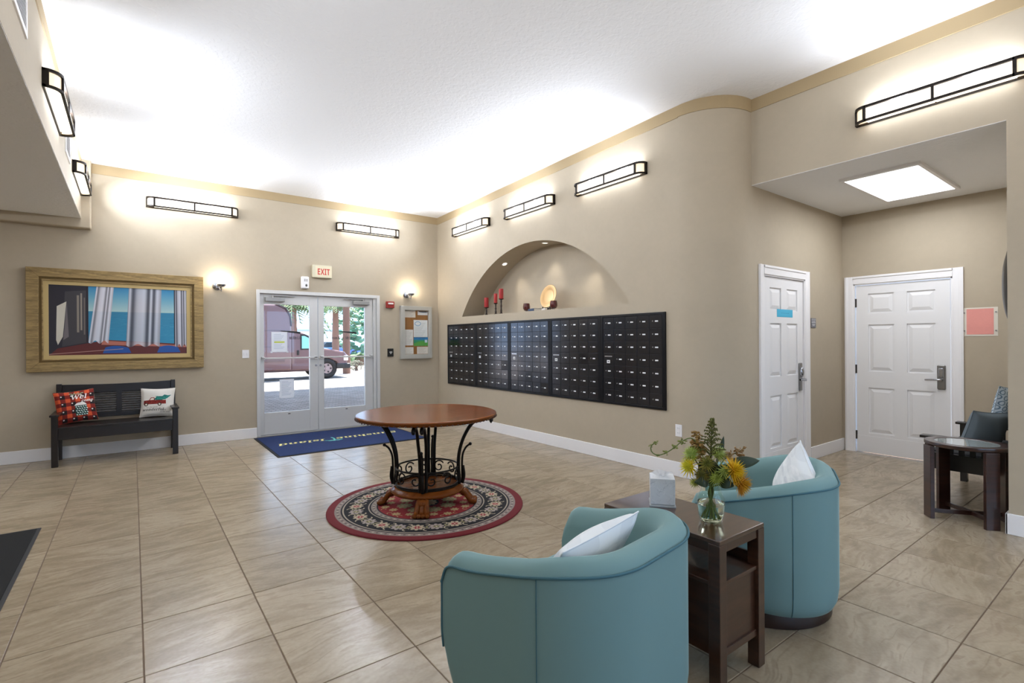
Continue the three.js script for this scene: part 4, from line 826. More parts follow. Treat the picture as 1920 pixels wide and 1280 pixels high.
// ------------------------------------------------------------------ barrel chairs
function barrelChair(label, pos, turn) {
  const t = thing('barrel_chair', label, 'armchair', pos, turn, 'teal velvet barrel chairs');
  const a = 0.385, zb = 0.4, zf = -0.235, rc = 0.28, th = 0.115, path = [];
  const add = (x, z, nx, nz) => path.push({ x, z, nx, nz });
  for (let k = 0; k <= 14; k++) add(-a, zf + (zb - rc - zf) * k / 14, -1, 0);
  for (let k = 1; k <= 16; k++) { const q = PI - (PI / 2) * k / 16; add(-a + rc + rc * Math.cos(q), zb - rc + rc * Math.sin(q), Math.cos(q), Math.sin(q)); }
  for (let k = 1; k <= 6; k++) add(-a + rc + (2 * a - 2 * rc) * k / 6, zb, 0, 1);
  for (let k = 1; k <= 16; k++) { const q = PI / 2 - (PI / 2) * k / 16; add(a - rc + rc * Math.cos(q), zb - rc + rc * Math.sin(q), Math.cos(q), Math.sin(q)); }
  for (let k = 1; k <= 14; k++) add(a, zb - rc - (zb - rc - zf) * k / 14, 1, 0);
  const N = path.length, L = [0];
  for (let i = 1; i < N; i++) L.push(L[i - 1] + Math.hypot(path[i].x - path[i - 1].x, path[i].z - path[i - 1].z));
  const hAt = (i) => { const d = Math.min(L[i], L[N - 1] - L[i]), e = clamp(1 - d / 0.07); return 0.6 + 0.095 * sstep(-0.22, 0.34, path[i].z) - 0.07 * (1 - Math.sqrt(1 - e * e)); };
  const bAt = (i) => { const d = Math.min(L[i], L[N - 1] - L[i]), e = clamp(1 - d / 0.1); return 0.075 + 0.16 * e * e; };
  const prof = (i) => { const h = hAt(i), b = bAt(i); return [[0.09, b + 0.004], [0.045, b], [0.022, b + 0.012], [0.007, b + 0.045], [0, b + 0.1], [0, (b + h) / 2], [0, h - 0.065], [0.001, h - 0.04], [0.004, h - 0.036], [0.012, h - 0.021], [0.03, h - 0.007], [0.055, h], [0.08, h - 0.008], [0.1, h - 0.032], [th, h - 0.075], [th, Math.min(0.3, h - 0.1)]]; };
  const K = prof(0).length, pos3 = [], uv = [], idx = [];
  for (let i = 0; i < N; i++) prof(i).forEach(([o, y], j) => { const p = path[i]; pos3.push(p.x - p.nx * o, y, p.z - p.nz * o); uv.push(L[i], y + j * 0.01); });
  for (let i = 0; i < N - 1; i++) for (let j = 0; j < K - 1; j++) { const q = i * K + j; idx.push(q, q + K, q + 1, q + K, q + K + 1, q + 1); }
  const g = new THREE.BufferGeometry(); g.setAttribute('position', new THREE.Float32BufferAttribute(pos3, 3)); g.setAttribute('uv', new THREE.Float32BufferAttribute(uv, 2)); g.setIndex(idx.map((v, i) => idx[i - (i % 3) + [0, 2, 1][i % 3]])); g.computeVertexNormals();
  const caps = [];
  for (const i of [0, N - 1]) { const s = new THREE.Shape(prof(i).map(([o, y]) => new THREE.Vector2(i ? -o : o, y))); const c = new THREE.ShapeGeometry(s); c.translate(path[i].x, 0, 0); c.rotateY(0); mv(c, 0, 0, path[i].z); const f = clean(c); caps.push(uvMetres(f)); }
  mesh('shell', [clean(g), ...caps], M.velvet, t);
  const rimPts = path.map((p, i) => V(p.x + p.nx * 0.002, hAt(i) - 0.037, p.z + p.nz * 0.002));
  mesh('piping', [tube(rimPts, 0.0045, 160, 7), ...[0, N - 1].map((i) => tube([V(path[i].x, hAt(i) - 0.037, zf), V(path[i].x, 0.42, zf), V(path[i].x, bAt(i) + 0.09, zf), V(path[i].x * 0.985, bAt(i) + 0.03, zf)], 0.004, 30, 6))], M.velvetPipe, t);
  for (const i of [17, 49]) { const p = path[i], h = hAt(i); mesh('seam', tube(prof(i).slice(2, 8).map(([o, y]) => V(p.x - p.nx * (o - 0.0005), y, p.z - p.nz * (o - 0.0005))), 0.0018, 30, 5), M.velvetPipe, t); }
  // seat: deck and cushion
  const seat = (o, z) => { const pts = [[-a + o, z]]; for (let k = 0; k <= 10; k++) { const q = PI - (PI / 2) * k / 10, r = rc - o * 0.8; pts.push([-a + o + r + r * Math.cos(q), zb - o - r + r * Math.sin(q)]); } for (let k = 0; k <= 10; k++) { const q = PI / 2 - (PI / 2) * k / 10, r = rc - o * 0.8; pts.push([a - o - r + r * Math.cos(q), zb - o - r + r * Math.sin(q)]); } pts.push([a - o, z]); return pts; };
  mesh('seat_deck', extY(seat(0.1, zf + 0.01), 0.065, 0.29, 0.012), M.velvet, t);
  mesh('seat_cushion', extY(seat(0.112, zf + 0.0), 0.285, 0.42, 0.03), M.velvet, t);
  mesh('plinth', lathe([[0, 0], [0.325, 0], [0.33, 0.006], [0.33, 0.06], [0.31, 0.085], [0, 0.085]], 48).translate(0, 0, 0.05), M.plinth, t);
  return t;
}
barrelChair('teal velvet barrel chair on the left of the dark end table', [1.275, 0, -1.39], rad(8));
barrelChair('teal velvet barrel chair between the dark end table and alcove', [2.585, 0, -1.4], rad(26));
{
  const cloud = canvasTex(256, 256, (c, w) => { c.fillStyle = '#dfe3e4'; c.fillRect(0, 0, w, w); for (let i = 0; i < 70; i++) { const g = rnd(); c.fillStyle = g < 0.5 ? 'rgba(150,165,172,0.12)' : 'rgba(245,246,246,0.25)'; c.beginPath(); c.ellipse(rnd() * w, rnd() * w, 12 + rnd() * 44, 5 + rnd() * 16, rnd() * 0.8 - 0.4, 0, 7); c.fill(); } });
  const m = std(0xffffff, 0.85, { map: cloud});
  pillow('pale grey marbled cushion lying against back of left barrel chair', 0.42, 0.34, 0.13, m, [1.225, 0.57, -1.245], [0.6, 0.14, -0.03], 'pale marbled cushions');
  pillow('pale grey marbled cushion propped up in barrel chair by the alcove', 0.33, 0.33, 0.13, m, [2.7, 0.585, -1.21], [0.35, 0.8, 0.3], 'pale marbled cushions');
}
// ------------------------------------------------------------------ end table with tissue box and flowers
{
  const x0 = 1.742, x1 = 2.072, z0 = -1.625, z1 = -1.048, cx = (x0 + x1) / 2, cz = (z0 + z1) / 2, hx = (x1 - x0) / 2, hz = (z1 - z0) / 2;
  const t = thing('end_table', 'dark wooden end table with open shelf between teal barrel chairs', 'end table', [cx, 0, cz]);
  mesh('tabletop', rb(-hx, hx, 0.562, 0.58, -hz, hz, 0.004), M.sideTop, t);
  const lx = hx - 0.024, lz = hz - 0.024, q = 0.024;
  for (const a of [-1, 1]) for (const b of [-1, 1]) mesh('leg', rb(a * lx - q, a * lx + q, 0, 0.562, b * lz - q, b * lz + q, 0.003), M.sideWood, t);
  for (const a of [-1, 1]) mesh('apron', bx(a * (lx + 0.008) - 0.01, a * (lx + 0.008) + 0.01, 0.528, 0.562, -lz + q, lz - q), M.sideWood, t);
  for (const b of [-1, 1]) mesh('apron', bx(-lx + q, lx - q, 0.528, 0.562, b * (lz + 0.008) - 0.01, b * (lz + 0.008) + 0.01), M.sideWood, t);
  mesh('shelf', rb(-hx + 0.008, hx - 0.008, 0.398, 0.414, -hz + 0.008, hz - 0.008, 0.003), M.sideWood, t);
  mesh('back_panel', bx(lx - 0.006, lx + 0.004, 0.414, 0.455, -lz + q, lz - q), M.sideWood, t);
  mesh('bottom_board', rb(-lx + 0.005, lx - 0.005, 0.135, 0.15, -lz, lz, 0.002), M.sideWood, t);
  for (const b of [-1, 1]) mesh('side_panel', [bx(-lx + q, lx - q, 0.15, 0.4, b * lz - 0.006, b * lz + 0.006), rb(-lx + q, lx - q, 0.128, 0.155, b * lz - 0.014, b * lz + 0.014, 0.002)], M.sideWood, t);
  for (const a of [-1, 1]) mesh('side_panel', bx(a * lx - 0.006, a * lx + 0.006, 0.13, 0.4, -lz + q, lz - q), M.sideWood, t);
}
{
  const t = thing('tissue_box', 'square marbled tissue box cover with white tissue on end table', 'tissue box', [1.945, 0.58, -1.455], rad(-50));
  const mb = canvasTex(256, 256, (c, w) => { c.fillStyle = '#d3d6d9'; c.fillRect(0, 0, w, w); for (let i = 0; i < 60; i++) { c.strokeStyle = `rgba(${rnd() < 0.5 ? '150,155,160' : '240,240,242'},0.35)`; c.lineWidth = 1 + rnd() * 4; c.beginPath(); const x = rnd() * w, y = rnd() * w; c.moveTo(x, y); c.quadraticCurveTo(x + rr(-30, 30), y + 20, x + rr(-50, 50), y + rr(-40, 50)); c.stroke(); } });
  const g = rb(-0.054, 0.054, 0.012, 0.128, -0.054, 0.054, 0.003); const u = g.attributes.uv; for (let i = 0; i < u.count; i++) u.setXY(i, u.getX(i) * 8, u.getY(i) * 8); mb.wrapS = mb.wrapT = THREE.RepeatWrapping;
  mesh('cover', g, std(0xffffff, 0.35, { map: mb }), t);
  mesh('base', [rb(-0.057, 0.057, 0, 0.009, -0.057, 0.057, 0.002), bx(-0.05, 0.05, 0.008, 0.013, -0.05, 0.05)], std(0xaeb1b4, 0.35), t);
  const tp = new THREE.PlaneGeometry(0.1, 0.09, 14, 10), p = tp.attributes.position;
  for (let i = 0; i < p.count; i++) { const x = p.getX(i), y = p.getY(i); p.setXYZ(i, x * (0.35 + 0.65 * (y + 0.045) / 0.09), 0.128 + (y + 0.045) * 0.36 - 3.2 * x * x * (y + 0.045) / 0.09, 0.014 * Math.sin(x * 90) + (y + 0.045) * 0.35 - 0.006); }
  tp.computeVertexNormals(); mesh('tissue', tp, std(0xf2f2f3, 0.9, { side: THREE.DoubleSide, transmission: 0.3 }), t);
}
const VX = 1.915, VY = 0.58, VZ = -1.19;
{
  const t = thing('glass_vase', 'clear glass jar vase with water on the dark end table', 'vase', [VX, VY, VZ]);
  mesh('glass', lathe([[0, 0.003], [0.036, 0.002], [0.046, 0.008], [0.052, 0.03], [0.056, 0.075], [0.054, 0.1], [0.042, 0.125], [0.037, 0.138], [0.04, 0.148], [0.042, 0.152], [0.039, 0.152]], 40), M.jarGlass, t);
  mesh('water', lathe([[0, 0.006], [0.034, 0.006], [0.043, 0.012], [0.049, 0.032], [0.0525, 0.07], [0.0525, 0.082], [0, 0.082]], 40), M.water, t);
}
// flowers: position in the bunch is given to the right (r), up (y) and towards the room (f)
const stemM = std(0x5b6a2e, 0.7), leafM = std(0x263517, 0.55, { transmission: 0.15, thickness: 0 }), brownM = std(0x8a6a33, 0.8), oliveM = std(0x5a5a24, 0.8);
const RX = 0.8006, RZ = 0.5992;
const inBunch = (r, y, f = 0) => V(RX * r - RZ * f, y, RZ * r + RX * f);
function flowerThing(name, label, cat, group) { return thing(name, label, cat, [VX, VY + 0.012, VZ], 0, group); }
function stemTo(t, p, b) { mesh('stem', tube([inBunch(b[0], 0.006, b[1]), inBunch(-b[0] * 0.35, 0.12, -b[1] * 0.3), p.clone().lerp(inBunch(0, 0.14, 0), 0.45), p], 0.0026, 20, 6), stemM, t); }
function chrysanthemum(label, r, y, f, R, colA, colB, n, b, droop = 0.2) {
  const t = flowerThing('chrysanthemum', label, 'flower', 'chrysanthemums in the glass jar'), p = inBunch(r, y, f);
  stemTo(t, p, b);
  const out = inBunch(r * 1.4, (y - 0.16) * 0.9, f + 0.05).normalize();
  const up = Math.abs(out.y) < 0.95 ? V(0, 1, 0) : V(1, 0, 0), e1 = V(0, 0, 0).crossVectors(up, out).normalize(), e2 = V(0, 0, 0).crossVectors(out, e1);
  const pet = [], pin = [];
  for (let k = 0; k < n; k++) {
    const q = (k + 0.5) / n, th = q * 1.75, ph = k * 2.39996, len = R * (0.75 + 0.35 * q) * rr(0.85, 1.1);
    const d = out.clone().multiplyScalar(Math.cos(th)).addScaledVector(e1, Math.sin(th) * Math.cos(ph)).addScaledVector(e2, Math.sin(th) * Math.sin(ph));
    d.y -= droop * q; d.normalize();
    const g = new THREE.ConeGeometry(R * 0.115, len, 5, 1).translate(0, len / 2, 0).scale(1, 1, 0.45);
    g.applyQuaternion(new THREE.Quaternion().setFromUnitVectors(V(0, 1, 0), d)); mv(g, p.x, p.y, p.z); (q > 0.55 ? pet : pin).push(g);
  }
  mesh('petals', pet, std(colA, 0.7), t); mesh('heart', [...pin, sph(R * 0.35, p.x, p.y, p.z, 1, 1, 1, 8)], std(colB, 0.7), t);
}
chrysanthemum('large golden yellow chrysanthemum on the dark leaf side', 0.07, 0.21, 0.05, 0.062, 0xd9a80e, 0xe8c317, 150, [0.02, 0.01]);
chrysanthemum('drooping orange-yellow chrysanthemum hanging over the jar', 0.098, 0.16, 0.05, 0.058, 0xc58a1c, 0xd9a624, 130, [0.026, 0.0], 0.7);
chrysanthemum('yellow chrysanthemum on the trailing branch side', -0.095, 0.22, 0.02, 0.048, 0xe2c50f, 0xd8cf30, 110, [-0.02, 0.01]);
chrysanthemum('round lime green chrysanthemum below the trailing branch', -0.078, 0.265, 0.0, 0.046, 0x9fb04a, 0xb6c56a, 110, [-0.026, -0.01]);
chrysanthemum('round lime green chrysanthemum behind the yellow flowers', 0.035, 0.262, -0.01, 0.048, 0xa7b256, 0xbcc878, 110, [0.01, -0.02]);
chrysanthemum('small green button chrysanthemum over the jar rim', 0.0, 0.182, 0.055, 0.038, 0x93a03a, 0xaab552, 90, [0.0, 0.025]);
chrysanthemum('small olive green chrysanthemum hanging at the jar side', -0.074, 0.16, 0.03, 0.032, 0x8f9236, 0xa2a648, 70, [-0.03, 0.01], 0.5);
chrysanthemum('dull brown-gold chrysanthemum below the yellow one by the jar', -0.05, 0.195, 0.04, 0.042, 0x8a7424, 0x74702c, 90, [-0.012, 0.02], 0.4);
chrysanthemum('pale green chrysanthemum at the front of the bunch', 0.03, 0.212, 0.06, 0.04, 0x8c9a44, 0xa9b45c, 90, [0.006, 0.02]);
chrysanthemum('olive gold chrysanthemum between the lime green flowers', -0.028, 0.235, 0.035, 0.044, 0x8f8634, 0x7a7a30, 90, [-0.004, 0.012]);
{
  const t = flowerThing('goldenrod_spire', 'tall feathery green spire rising from the bunch', 'flower'), top = inBunch(0.01, 0.415, -0.01);
  stemTo(t, top, [0.005, -0.01]);
  const fr = [];
  for (let k = 0; k < 46; k++) { const q = k / 46, y = 0.25 + 0.155 * q, l = 0.055 * (1 - q) + 0.008, a = k * 2.4, o = inBunch(0.01 * q, y, -0.01 * q), e = o.clone().add(V(l * Math.cos(a), l * 0.45, l * Math.sin(a))), m = o.clone().lerp(e, 0.55).add(V(0, 0.012, 0)); fr.push(tube([o, m, e], 0.0022, 5, 4)); for (let i = 1; i < 4; i++) { const s = o.clone().lerp(e, i / 3.4); fr.push(new THREE.OctahedronGeometry(0.0042, 0).translate(s.x, s.y + 0.006, s.z)); } }
  mesh('fronds', fr, oliveM, t);
}
function clusterBranch(name, label, pts, clusters, col) {
  const t = flowerThing(name, label, 'branch'); const P = pts.map((p) => inBunch(...p));
  mesh('stem', tube([inBunch(pts[0][0] > 0 ? 0.02 : -0.02, 0.01, 0), inBunch(0, 0.13, 0), ...P], 0.0023, 50, 6), stemM, t);
  const b = [];
  for (const [i, n, R] of clusters) for (let k = 0; k < n; k++) { const c = P[i], d = V(rr(-1, 1), rr(-1, 1), rr(-1, 1)).normalize().multiplyScalar(R * rr(0.4, 1)); const g = new THREE.SphereGeometry(R * 0.42, 6, 4).scale(1, 0.3, 0.65); g.rotateX(rr(0, 3)); g.rotateY(rr(0, 6)); b.push(mv(g, c.x + d.x, c.y + d.y, c.z + d.z)); }
  mesh('buds', b, col, t);
}
clusterBranch('trailing_branch', 'trailing branch with small green-brown buds curling past the jar', [[-0.03, 0.25, 0], [-0.055, 0.31, 0.0], [-0.085, 0.335, 0.01], [-0.12, 0.325, 0.015], [-0.155, 0.3, 0.02], [-0.19, 0.278, 0.02], [-0.225, 0.268, 0.02], [-0.25, 0.282, 0.02], [-0.252, 0.305, 0.02], [-0.232, 0.322, 0.02]], [[3, 9, 0.018], [4, 9, 0.015], [5, 9, 0.014], [6, 7, 0.01], [8, 6, 0.01], [9, 8, 0.012]], std(0x77803c, 0.8));
clusterBranch('brown_branch', 'branch of brown seed clusters above the lime green flowers', [[-0.02, 0.23, -0.01], [-0.035, 0.27, -0.01], [-0.05, 0.31, -0.01], [-0.06, 0.345, 0]], [[0, 16, 0.03], [1, 22, 0.03], [2, 24, 0.03], [3, 16, 0.022]], brownM);
clusterBranch('brown_sprig', 'sprig of brown seed clusters above the dark leaf', [[0.05, 0.22, -0.02], [0.085, 0.255, -0.02], [0.12, 0.27, -0.015], [0.14, 0.285, -0.01]], [[1, 20, 0.024], [2, 22, 0.022], [3, 12, 0.016]], std(0x94744a, 0.8));
function leafStem(label, from, to, w, bend) {
  const t = flowerThing('leaf_stem', label, 'leaf'); const A = inBunch(...from), B = inBunch(...to);
  stemTo(t, A, [0.012, -0.012]);
  const g = new THREE.PlaneGeometry(1, 1, 6, 14), p = g.attributes.position, d = B.clone().sub(A), sd = V(0, 0, 0).crossVectors(d, V(-0.6, 0.2, 0.8)).normalize(), nn = V(0, 0, 0).crossVectors(sd, d).normalize();
  for (let i = 0; i < p.count; i++) { const q = p.getY(i) + 0.5, s = p.getX(i) * 2, ww = w * Math.pow(Math.sin(PI * Math.pow(q, 0.8)), 0.8); const v = A.clone().addScaledVector(d, q).addScaledVector(sd, s * ww).addScaledVector(nn, bend * Math.sin(PI * q) - 0.15 * w * s * s); p.setXYZ(i, v.x, v.y, v.z); }
  g.computeVertexNormals(); const m = leafM.clone(); m.side = THREE.DoubleSide; mesh('blade', g, m, t);
}
leafStem('broad dark green leaf pointing towards the alcove chair', [0.08, 0.225, -0.01], [0.205, 0.238, 0.0], 0.024, 0.012);
leafStem('narrow pointed dark leaf standing up behind the flowers', [0.045, 0.24, -0.03], [0.068, 0.335, -0.03], 0.011, 0.004);
leafStem('dark green leaf low among the yellow flowers', [0.02, 0.17, 0.02], [0.1, 0.215, -0.03], 0.022, 0.01);
leafStem('dark green leaf low below the lime green flowers', [-0.015, 0.17, 0.03], [-0.06, 0.215, 0.04], 0.022, 0.01);
leafStem('dark green leaf in the middle of the bunch', [0.0, 0.16, 0.01], [-0.005, 0.25, 0.03], 0.034, 0.008);
leafStem('dark green leaf drooping over the jar rim by the olive flower', [-0.02, 0.165, 0.03], [-0.085, 0.165, 0.05], 0.024, 0.02);
leafStem('dark green leaf drooping over the jar rim by the orange flower', [0.02, 0.165, 0.03], [0.07, 0.15, 0.06], 0.024, 0.02);
leafStem('dark green leaf tilted behind the button flower', [0.01, 0.16, 0.02], [0.045, 0.235, 0.045], 0.03, 0.008);
leafStem('dark green leaf tilted under the brown seed clusters', [-0.01, 0.16, 0.02], [-0.05, 0.24, 0.01], 0.03, 0.008);

// ------------------------------------------------------------------ alcove seat, cushions, oval table, wall plaque
{
  const t = thing('slatted_loveseat', 'black wooden loveseat with slatted arms in the alcove', 'sofa', [5.695, 0, ZJ - 0.02]), m = std(0x120e0c, 0.35, { clearcoat: 0.2 });
  const hw = 0.525, zf = -0.53;             // front towards -z, back on the wall
  for (const s of [-1, 1]) {
    mesh('leg', rb(s * hw - 0.026, s * hw + 0.026, 0, 0.53, zf, zf + 0.05, 0.003), m, t);
    mesh('leg', rb(s * hw - 0.026, s * hw + 0.026, 0, 0.53, -0.06, -0.01, 0.003), m, t);
    mesh('armrest', rb(s * hw - 0.042, s * hw + 0.042, 0.53, 0.552, zf - 0.03, 0, 0.004), m, t);
    mesh('side_rail', rb(s * hw - 0.015, s * hw + 0.015, 0.29, 0.42, zf + 0.05, -0.06, 0.003), m, t);
    for (let k = 0; k < 6; k++) mesh('arm_slat', bx(s * hw - 0.008, s * hw + 0.008, 0.42, 0.53, zf + 0.075 + k * 0.066, zf + 0.075 + k * 0.066 + 0.034), m, t);
  }
  mesh('front_rail', rb(-hw + 0.026, hw - 0.026, 0.29, 0.37, zf + 0.01, zf + 0.04, 0.003), m, t);
  mesh('seat', rb(-hw + 0.03, hw - 0.03, 0.37, 0.43, zf + 0.005, -0.04, 0.02, 3), std(0x26282b, 0.9), t);
  mesh('back_rail', rb(-hw, hw, 0.74, 0.8, -0.045, -0.015, 0.004), m, t);
  for (let k = 0; k < 9; k++) mesh('back_slat', bx(-hw + 0.07 + k * 0.115, -hw + 0.1 + k * 0.115, 0.42, 0.75, -0.037, -0.023), m, t);
  const pat = canvasTex(256, 256, (c, w) => { c.fillStyle = '#b9c6cf'; c.fillRect(0, 0, w, w); c.strokeStyle = '#5f7688'; c.lineWidth = 4; for (let i = 0; i < 9; i++) for (let j = 0; j < 9; j++) { c.beginPath(); c.ellipse(i * 30 + (j % 2) * 15, j * 30, 9, 13, 0.5, 0, 7); c.stroke(); } });
  pillow('dark slate grey cushion behind arm of the black loveseat', 0.36, 0.34, 0.15, std(0x66727a, 0.8, { sheen: 0.5 }), [5.5, 0.585, -0.99], [0.35, -0.5, 0.1], 'loveseat cushions');
  pillow('light blue patterned cushion at the back of the black loveseat', 0.36, 0.38, 0.13, std(0xffffff, 0.85, { map: pat }), [5.86, 0.735, -0.89], [0.2, -0.5, 0.0], 'loveseat cushions');
  pillow('pale blue-grey cushion lying on the black loveseat', 0.34, 0.3, 0.13, std(0x8fa2b0, 0.8, { sheen: 0.4 }), [5.86, 0.58, -1.02], [0.55, -0.2, 0.1], 'loveseat cushions');
}
{
  const t = thing('oval_side_table', 'round dark wooden side table with glass inset top in alcove', 'side table', [4.93, 0, -0.99]), m = M.ovalWood;
  const r = 0.245, y = 0.565, sx = 0.95;
  const ringG = lathe([[0.185, y - 0.03], [r - 0.006, y - 0.03], [r, y - 0.024], [r, y - 0.004], [r - 0.004, y], [0.188, y], [0.182, y - 0.004], [0.182, y - 0.03]], 56); ringG.scale(sx, 1, 1);
  mesh('top_ring', uvMetres(ringG), m, t);
  const gl = new THREE.CylinderGeometry(0.186, 0.186, 0.006, 48).scale(sx, 1, 1); mesh('glass_inset', mv(gl, 0, y - 0.006, 0), std(0xb9c4c4, 0.05, { metalness: 0.1, clearcoat: 1 }), t);
  mesh('under_board', mv(new THREE.CylinderGeometry(0.19, 0.19, 0.008, 48).scale(sx, 1, 1), 0, y - 0.022, 0), m, t);
  for (const [a, b] of [[-0.145, -0.165], [-0.145, 0.15], [0.12, -0.15], [0.12, 0.165]]) { const g = uvMetres(new RoundedBoxGeometry(0.028, y - 0.03, 0.088, 2, 0.003)); g.rotateY(Math.atan2(-b, a) ); mesh('leg', mv(g, a * 1.1, (y - 0.03) / 2, b * 1.1), m, t); }
  for (const s of [-1, 1]) { const pts = []; for (let k = 0; k <= 14; k++) { const q = k / 14 - 0.5; pts.push([q * 0.3, s * q * 0.36 + (0.25 - q * q) * 0.12]); } const o = pts.map(([x, z]) => [x, z - 0.016]), i = pts.map(([x, z]) => [x, z + 0.016]).reverse(); mesh('stretcher', extY([...o, ...i], 0.035, 0.065, 0.003), m, t); }
}
{
  const t = thing('wall_plaque', 'black domed round plaque on the wall above the loveseat', 'wall decor', [5.22, 1.715, ZJ], PI);
  const g = lathe([[0.36, 0], [0.36, 0.01], [0.32, 0.038], [0.24, 0.062], [0.12, 0.075], [0, 0.078]], 56); g.rotateX(PI / 2);
  mesh('case', g, std(0x0d0b0a, 0.35), t);
  mesh('rim', new THREE.TorusGeometry(0.356, 0.008, 8, 60).translate(0, 0, 0.012), M.bronze, t);
}
// ------------------------------------------------------------------ outside the doors
{
  const paver = dataTex(512, 512, (u, v) => {
    const r = Math.floor(v * 16), x = u * 8 + (r % 2) * 0.5, fx = x - Math.floor(x), fy = v * 16 - r, j = Math.min(fx, 1 - fx) < 0.04 || Math.min(fy, 1 - fy) < 0.08, k = n1(Math.floor(x) % 8, r), q = (j ? 105 : 150 + 34 * k) + 12 * (n2(u * 64, v * 64) - 0.5);
    return [q, q * 0.97, q * 0.95];
  });
  struct('ground', [bx(-40, 70, -0.3, -0.02, -90, ZD - 0.2)], std(0xd8d4d2, 0.85, { map: rep(paver, 0.6) }));
  struct('ground_rear', [bx(-40, 70, -0.3, -0.02, ZBACK + 0.16, 60)], std(0xd8d4d2, 0.85, { map: rep(paver, 0.6) }));
  const canopy = thing('entrance_canopy', 'tan entrance canopy roof outside the doors', 'canopy', [2.3, 0, -12]);
  mesh('roof', [rb(-7, 7, 3.9, 4.3, -4.2, 3.9, 0.02)], std(0xc7a981, 0.8), canopy);
  for (const x of [-6.4, 6.4]) mesh('column', [rb(x - 0.25, x + 0.25, -0.02, 3.9, -3.9, -3.4, 0.02), rb(x - 0.32, x + 0.32, -0.02, 0.3, -3.97, -3.33, 0.02)], std(0xcdb691, 0.8), canopy);
  // van: box body with cab, side on
  const t = thing('delivery_van', 'dusty pink box van parked outside the entrance', 'van', [4.9, -0.02, -20.4]), paint = std(0x5f4347, 0.4, { clearcoat: 0.4 }), dark = std(0x141519, 0.5), win = std(0x7fb9b4, 0.1, { metalness: 0.2 });
  const side = (pts, z0, z1, b = 0.05) => uvMetres(mv(ext(poly(pts), z1 - z0 - 2 * b, b), 0, 0, z0 + b));
  mesh('cargo_body', side([[-4.2, 0.36], [-0.32, 0.36], [-0.32, 1.8], [-0.36, 2.3], [-0.5, 2.58], [-0.8, 2.72], [-4.2, 2.72]], -1.05, 1.05, 0.06), paint, t);
  mesh('corner_trim', side([[-0.33, 1.95], [-0.3, 1.95], [-0.34, 2.34], [-0.5, 2.62], [-0.85, 2.76], [-0.85, 2.71], [-0.52, 2.57], [-0.37, 2.3]], -1.0, 1.07, 0.004), std(0x3a3138, 0.5), t);
  mesh('cab', side([[-0.34, 0.34], [0.55, 0.34], [0.62, 0.62], [0.95, 0.8], [1.32, 0.62], [1.38, 0.45], [1.72, 0.42], [1.74, 0.86], [1.62, 1.0], [1.0, 1.12], [0.72, 1.16], [0.3, 1.62], [0.05, 1.74], [-0.34, 1.78]], -0.95, 0.95, 0.06), paint, t);
  mesh('side_window', [side([[0.05, 1.14], [0.66, 1.14], [0.3, 1.52], [0.16, 1.6], [0.05, 1.6]], 0.94, 0.965, 0.004)], win, t);
  mesh('window_frame', [side([[0.0, 1.09], [0.76, 1.1], [0.36, 1.58], [0.16, 1.67], [0.0, 1.67]], 0.935, 0.955, 0.004)], dark, t);
  mesh('windscreen', [side([[0.74, 1.17], [0.78, 1.18], [0.36, 1.6], [0.3, 1.6]], -0.85, 0.85, 0.01)], win, t);
  mesh('bumper', [rb(1.3, 1.84, 0.36, 0.56, -0.92, 1.0, 0.05, 3)], dark, t);
  mesh('headlight', [rb(1.58, 1.755, 0.66, 0.86, 0.72, 0.97, 0.03, 3)], std(0xd8d2cc, 0.2), t);
  mesh('door_handle', [rb(-0.12, -0.04, 0.9, 1.08, 0.94, 0.975, 0.02)], dark, t);
  mesh('rub_strip', [rb(-4.1, -0.55, 0.68, 0.76, 1.03, 1.075, 0.01), rb(-4.1, -0.4, 1.2, 1.225, 1.03, 1.062, 0.005), rb(-4.1, -0.4, 1.78, 1.8, 1.03, 1.062, 0.005), rb(-4.1, 0.6, 0.3, 0.38, -0.9, 0.9, 0.02)], std(0x4d3a40, 0.5), t);
  const mirror = mesh('wing_mirror', [rb(0.52, 0.62, 1.1, 1.34, 0.98, 1.14, 0.03)], dark, t);
  for (const [x, z] of [[0.97, 0.86], [0.97, -0.86], [-2.9, 0.92], [-2.9, -0.92]]) {
    const g = new THREE.TorusGeometry(0.28, 0.1, 12, 28).scale(1, 1, 1.1), w = mesh('wheel', [mv(g, x, 0.38, z)], std(0x17171a, 0.8), t);
    mesh('hub', [mv(new THREE.CylinderGeometry(0.2, 0.2, 0.1, 18).rotateX(PI / 2), x, 0.38, z), mv(new THREE.CylinderGeometry(0.07, 0.07, 0.13, 12).rotateX(PI / 2), x, 0.38, z)], std(0x8d7f80, 0.4, { metalness: 0.5 }), w);
    mesh('spokes', [0, 1, 2, 3, 4].map((k) => mv(new THREE.CylinderGeometry(0.035, 0.035, 0.125, 8).rotateX(PI / 2), x + 0.13 * Math.cos(k * 1.2566), 0.38 + 0.13 * Math.sin(k * 1.2566), z)), dark, w);
  }
  // palms and planting
  const bark = std(0x7c5b4c, 0.95, { bumpMap: rep(fineBump, 4), bumpScale: 0.02 }), frondM = std(0x4a6a3c, 0.7, { transmission: 0.25, side: THREE.DoubleSide });
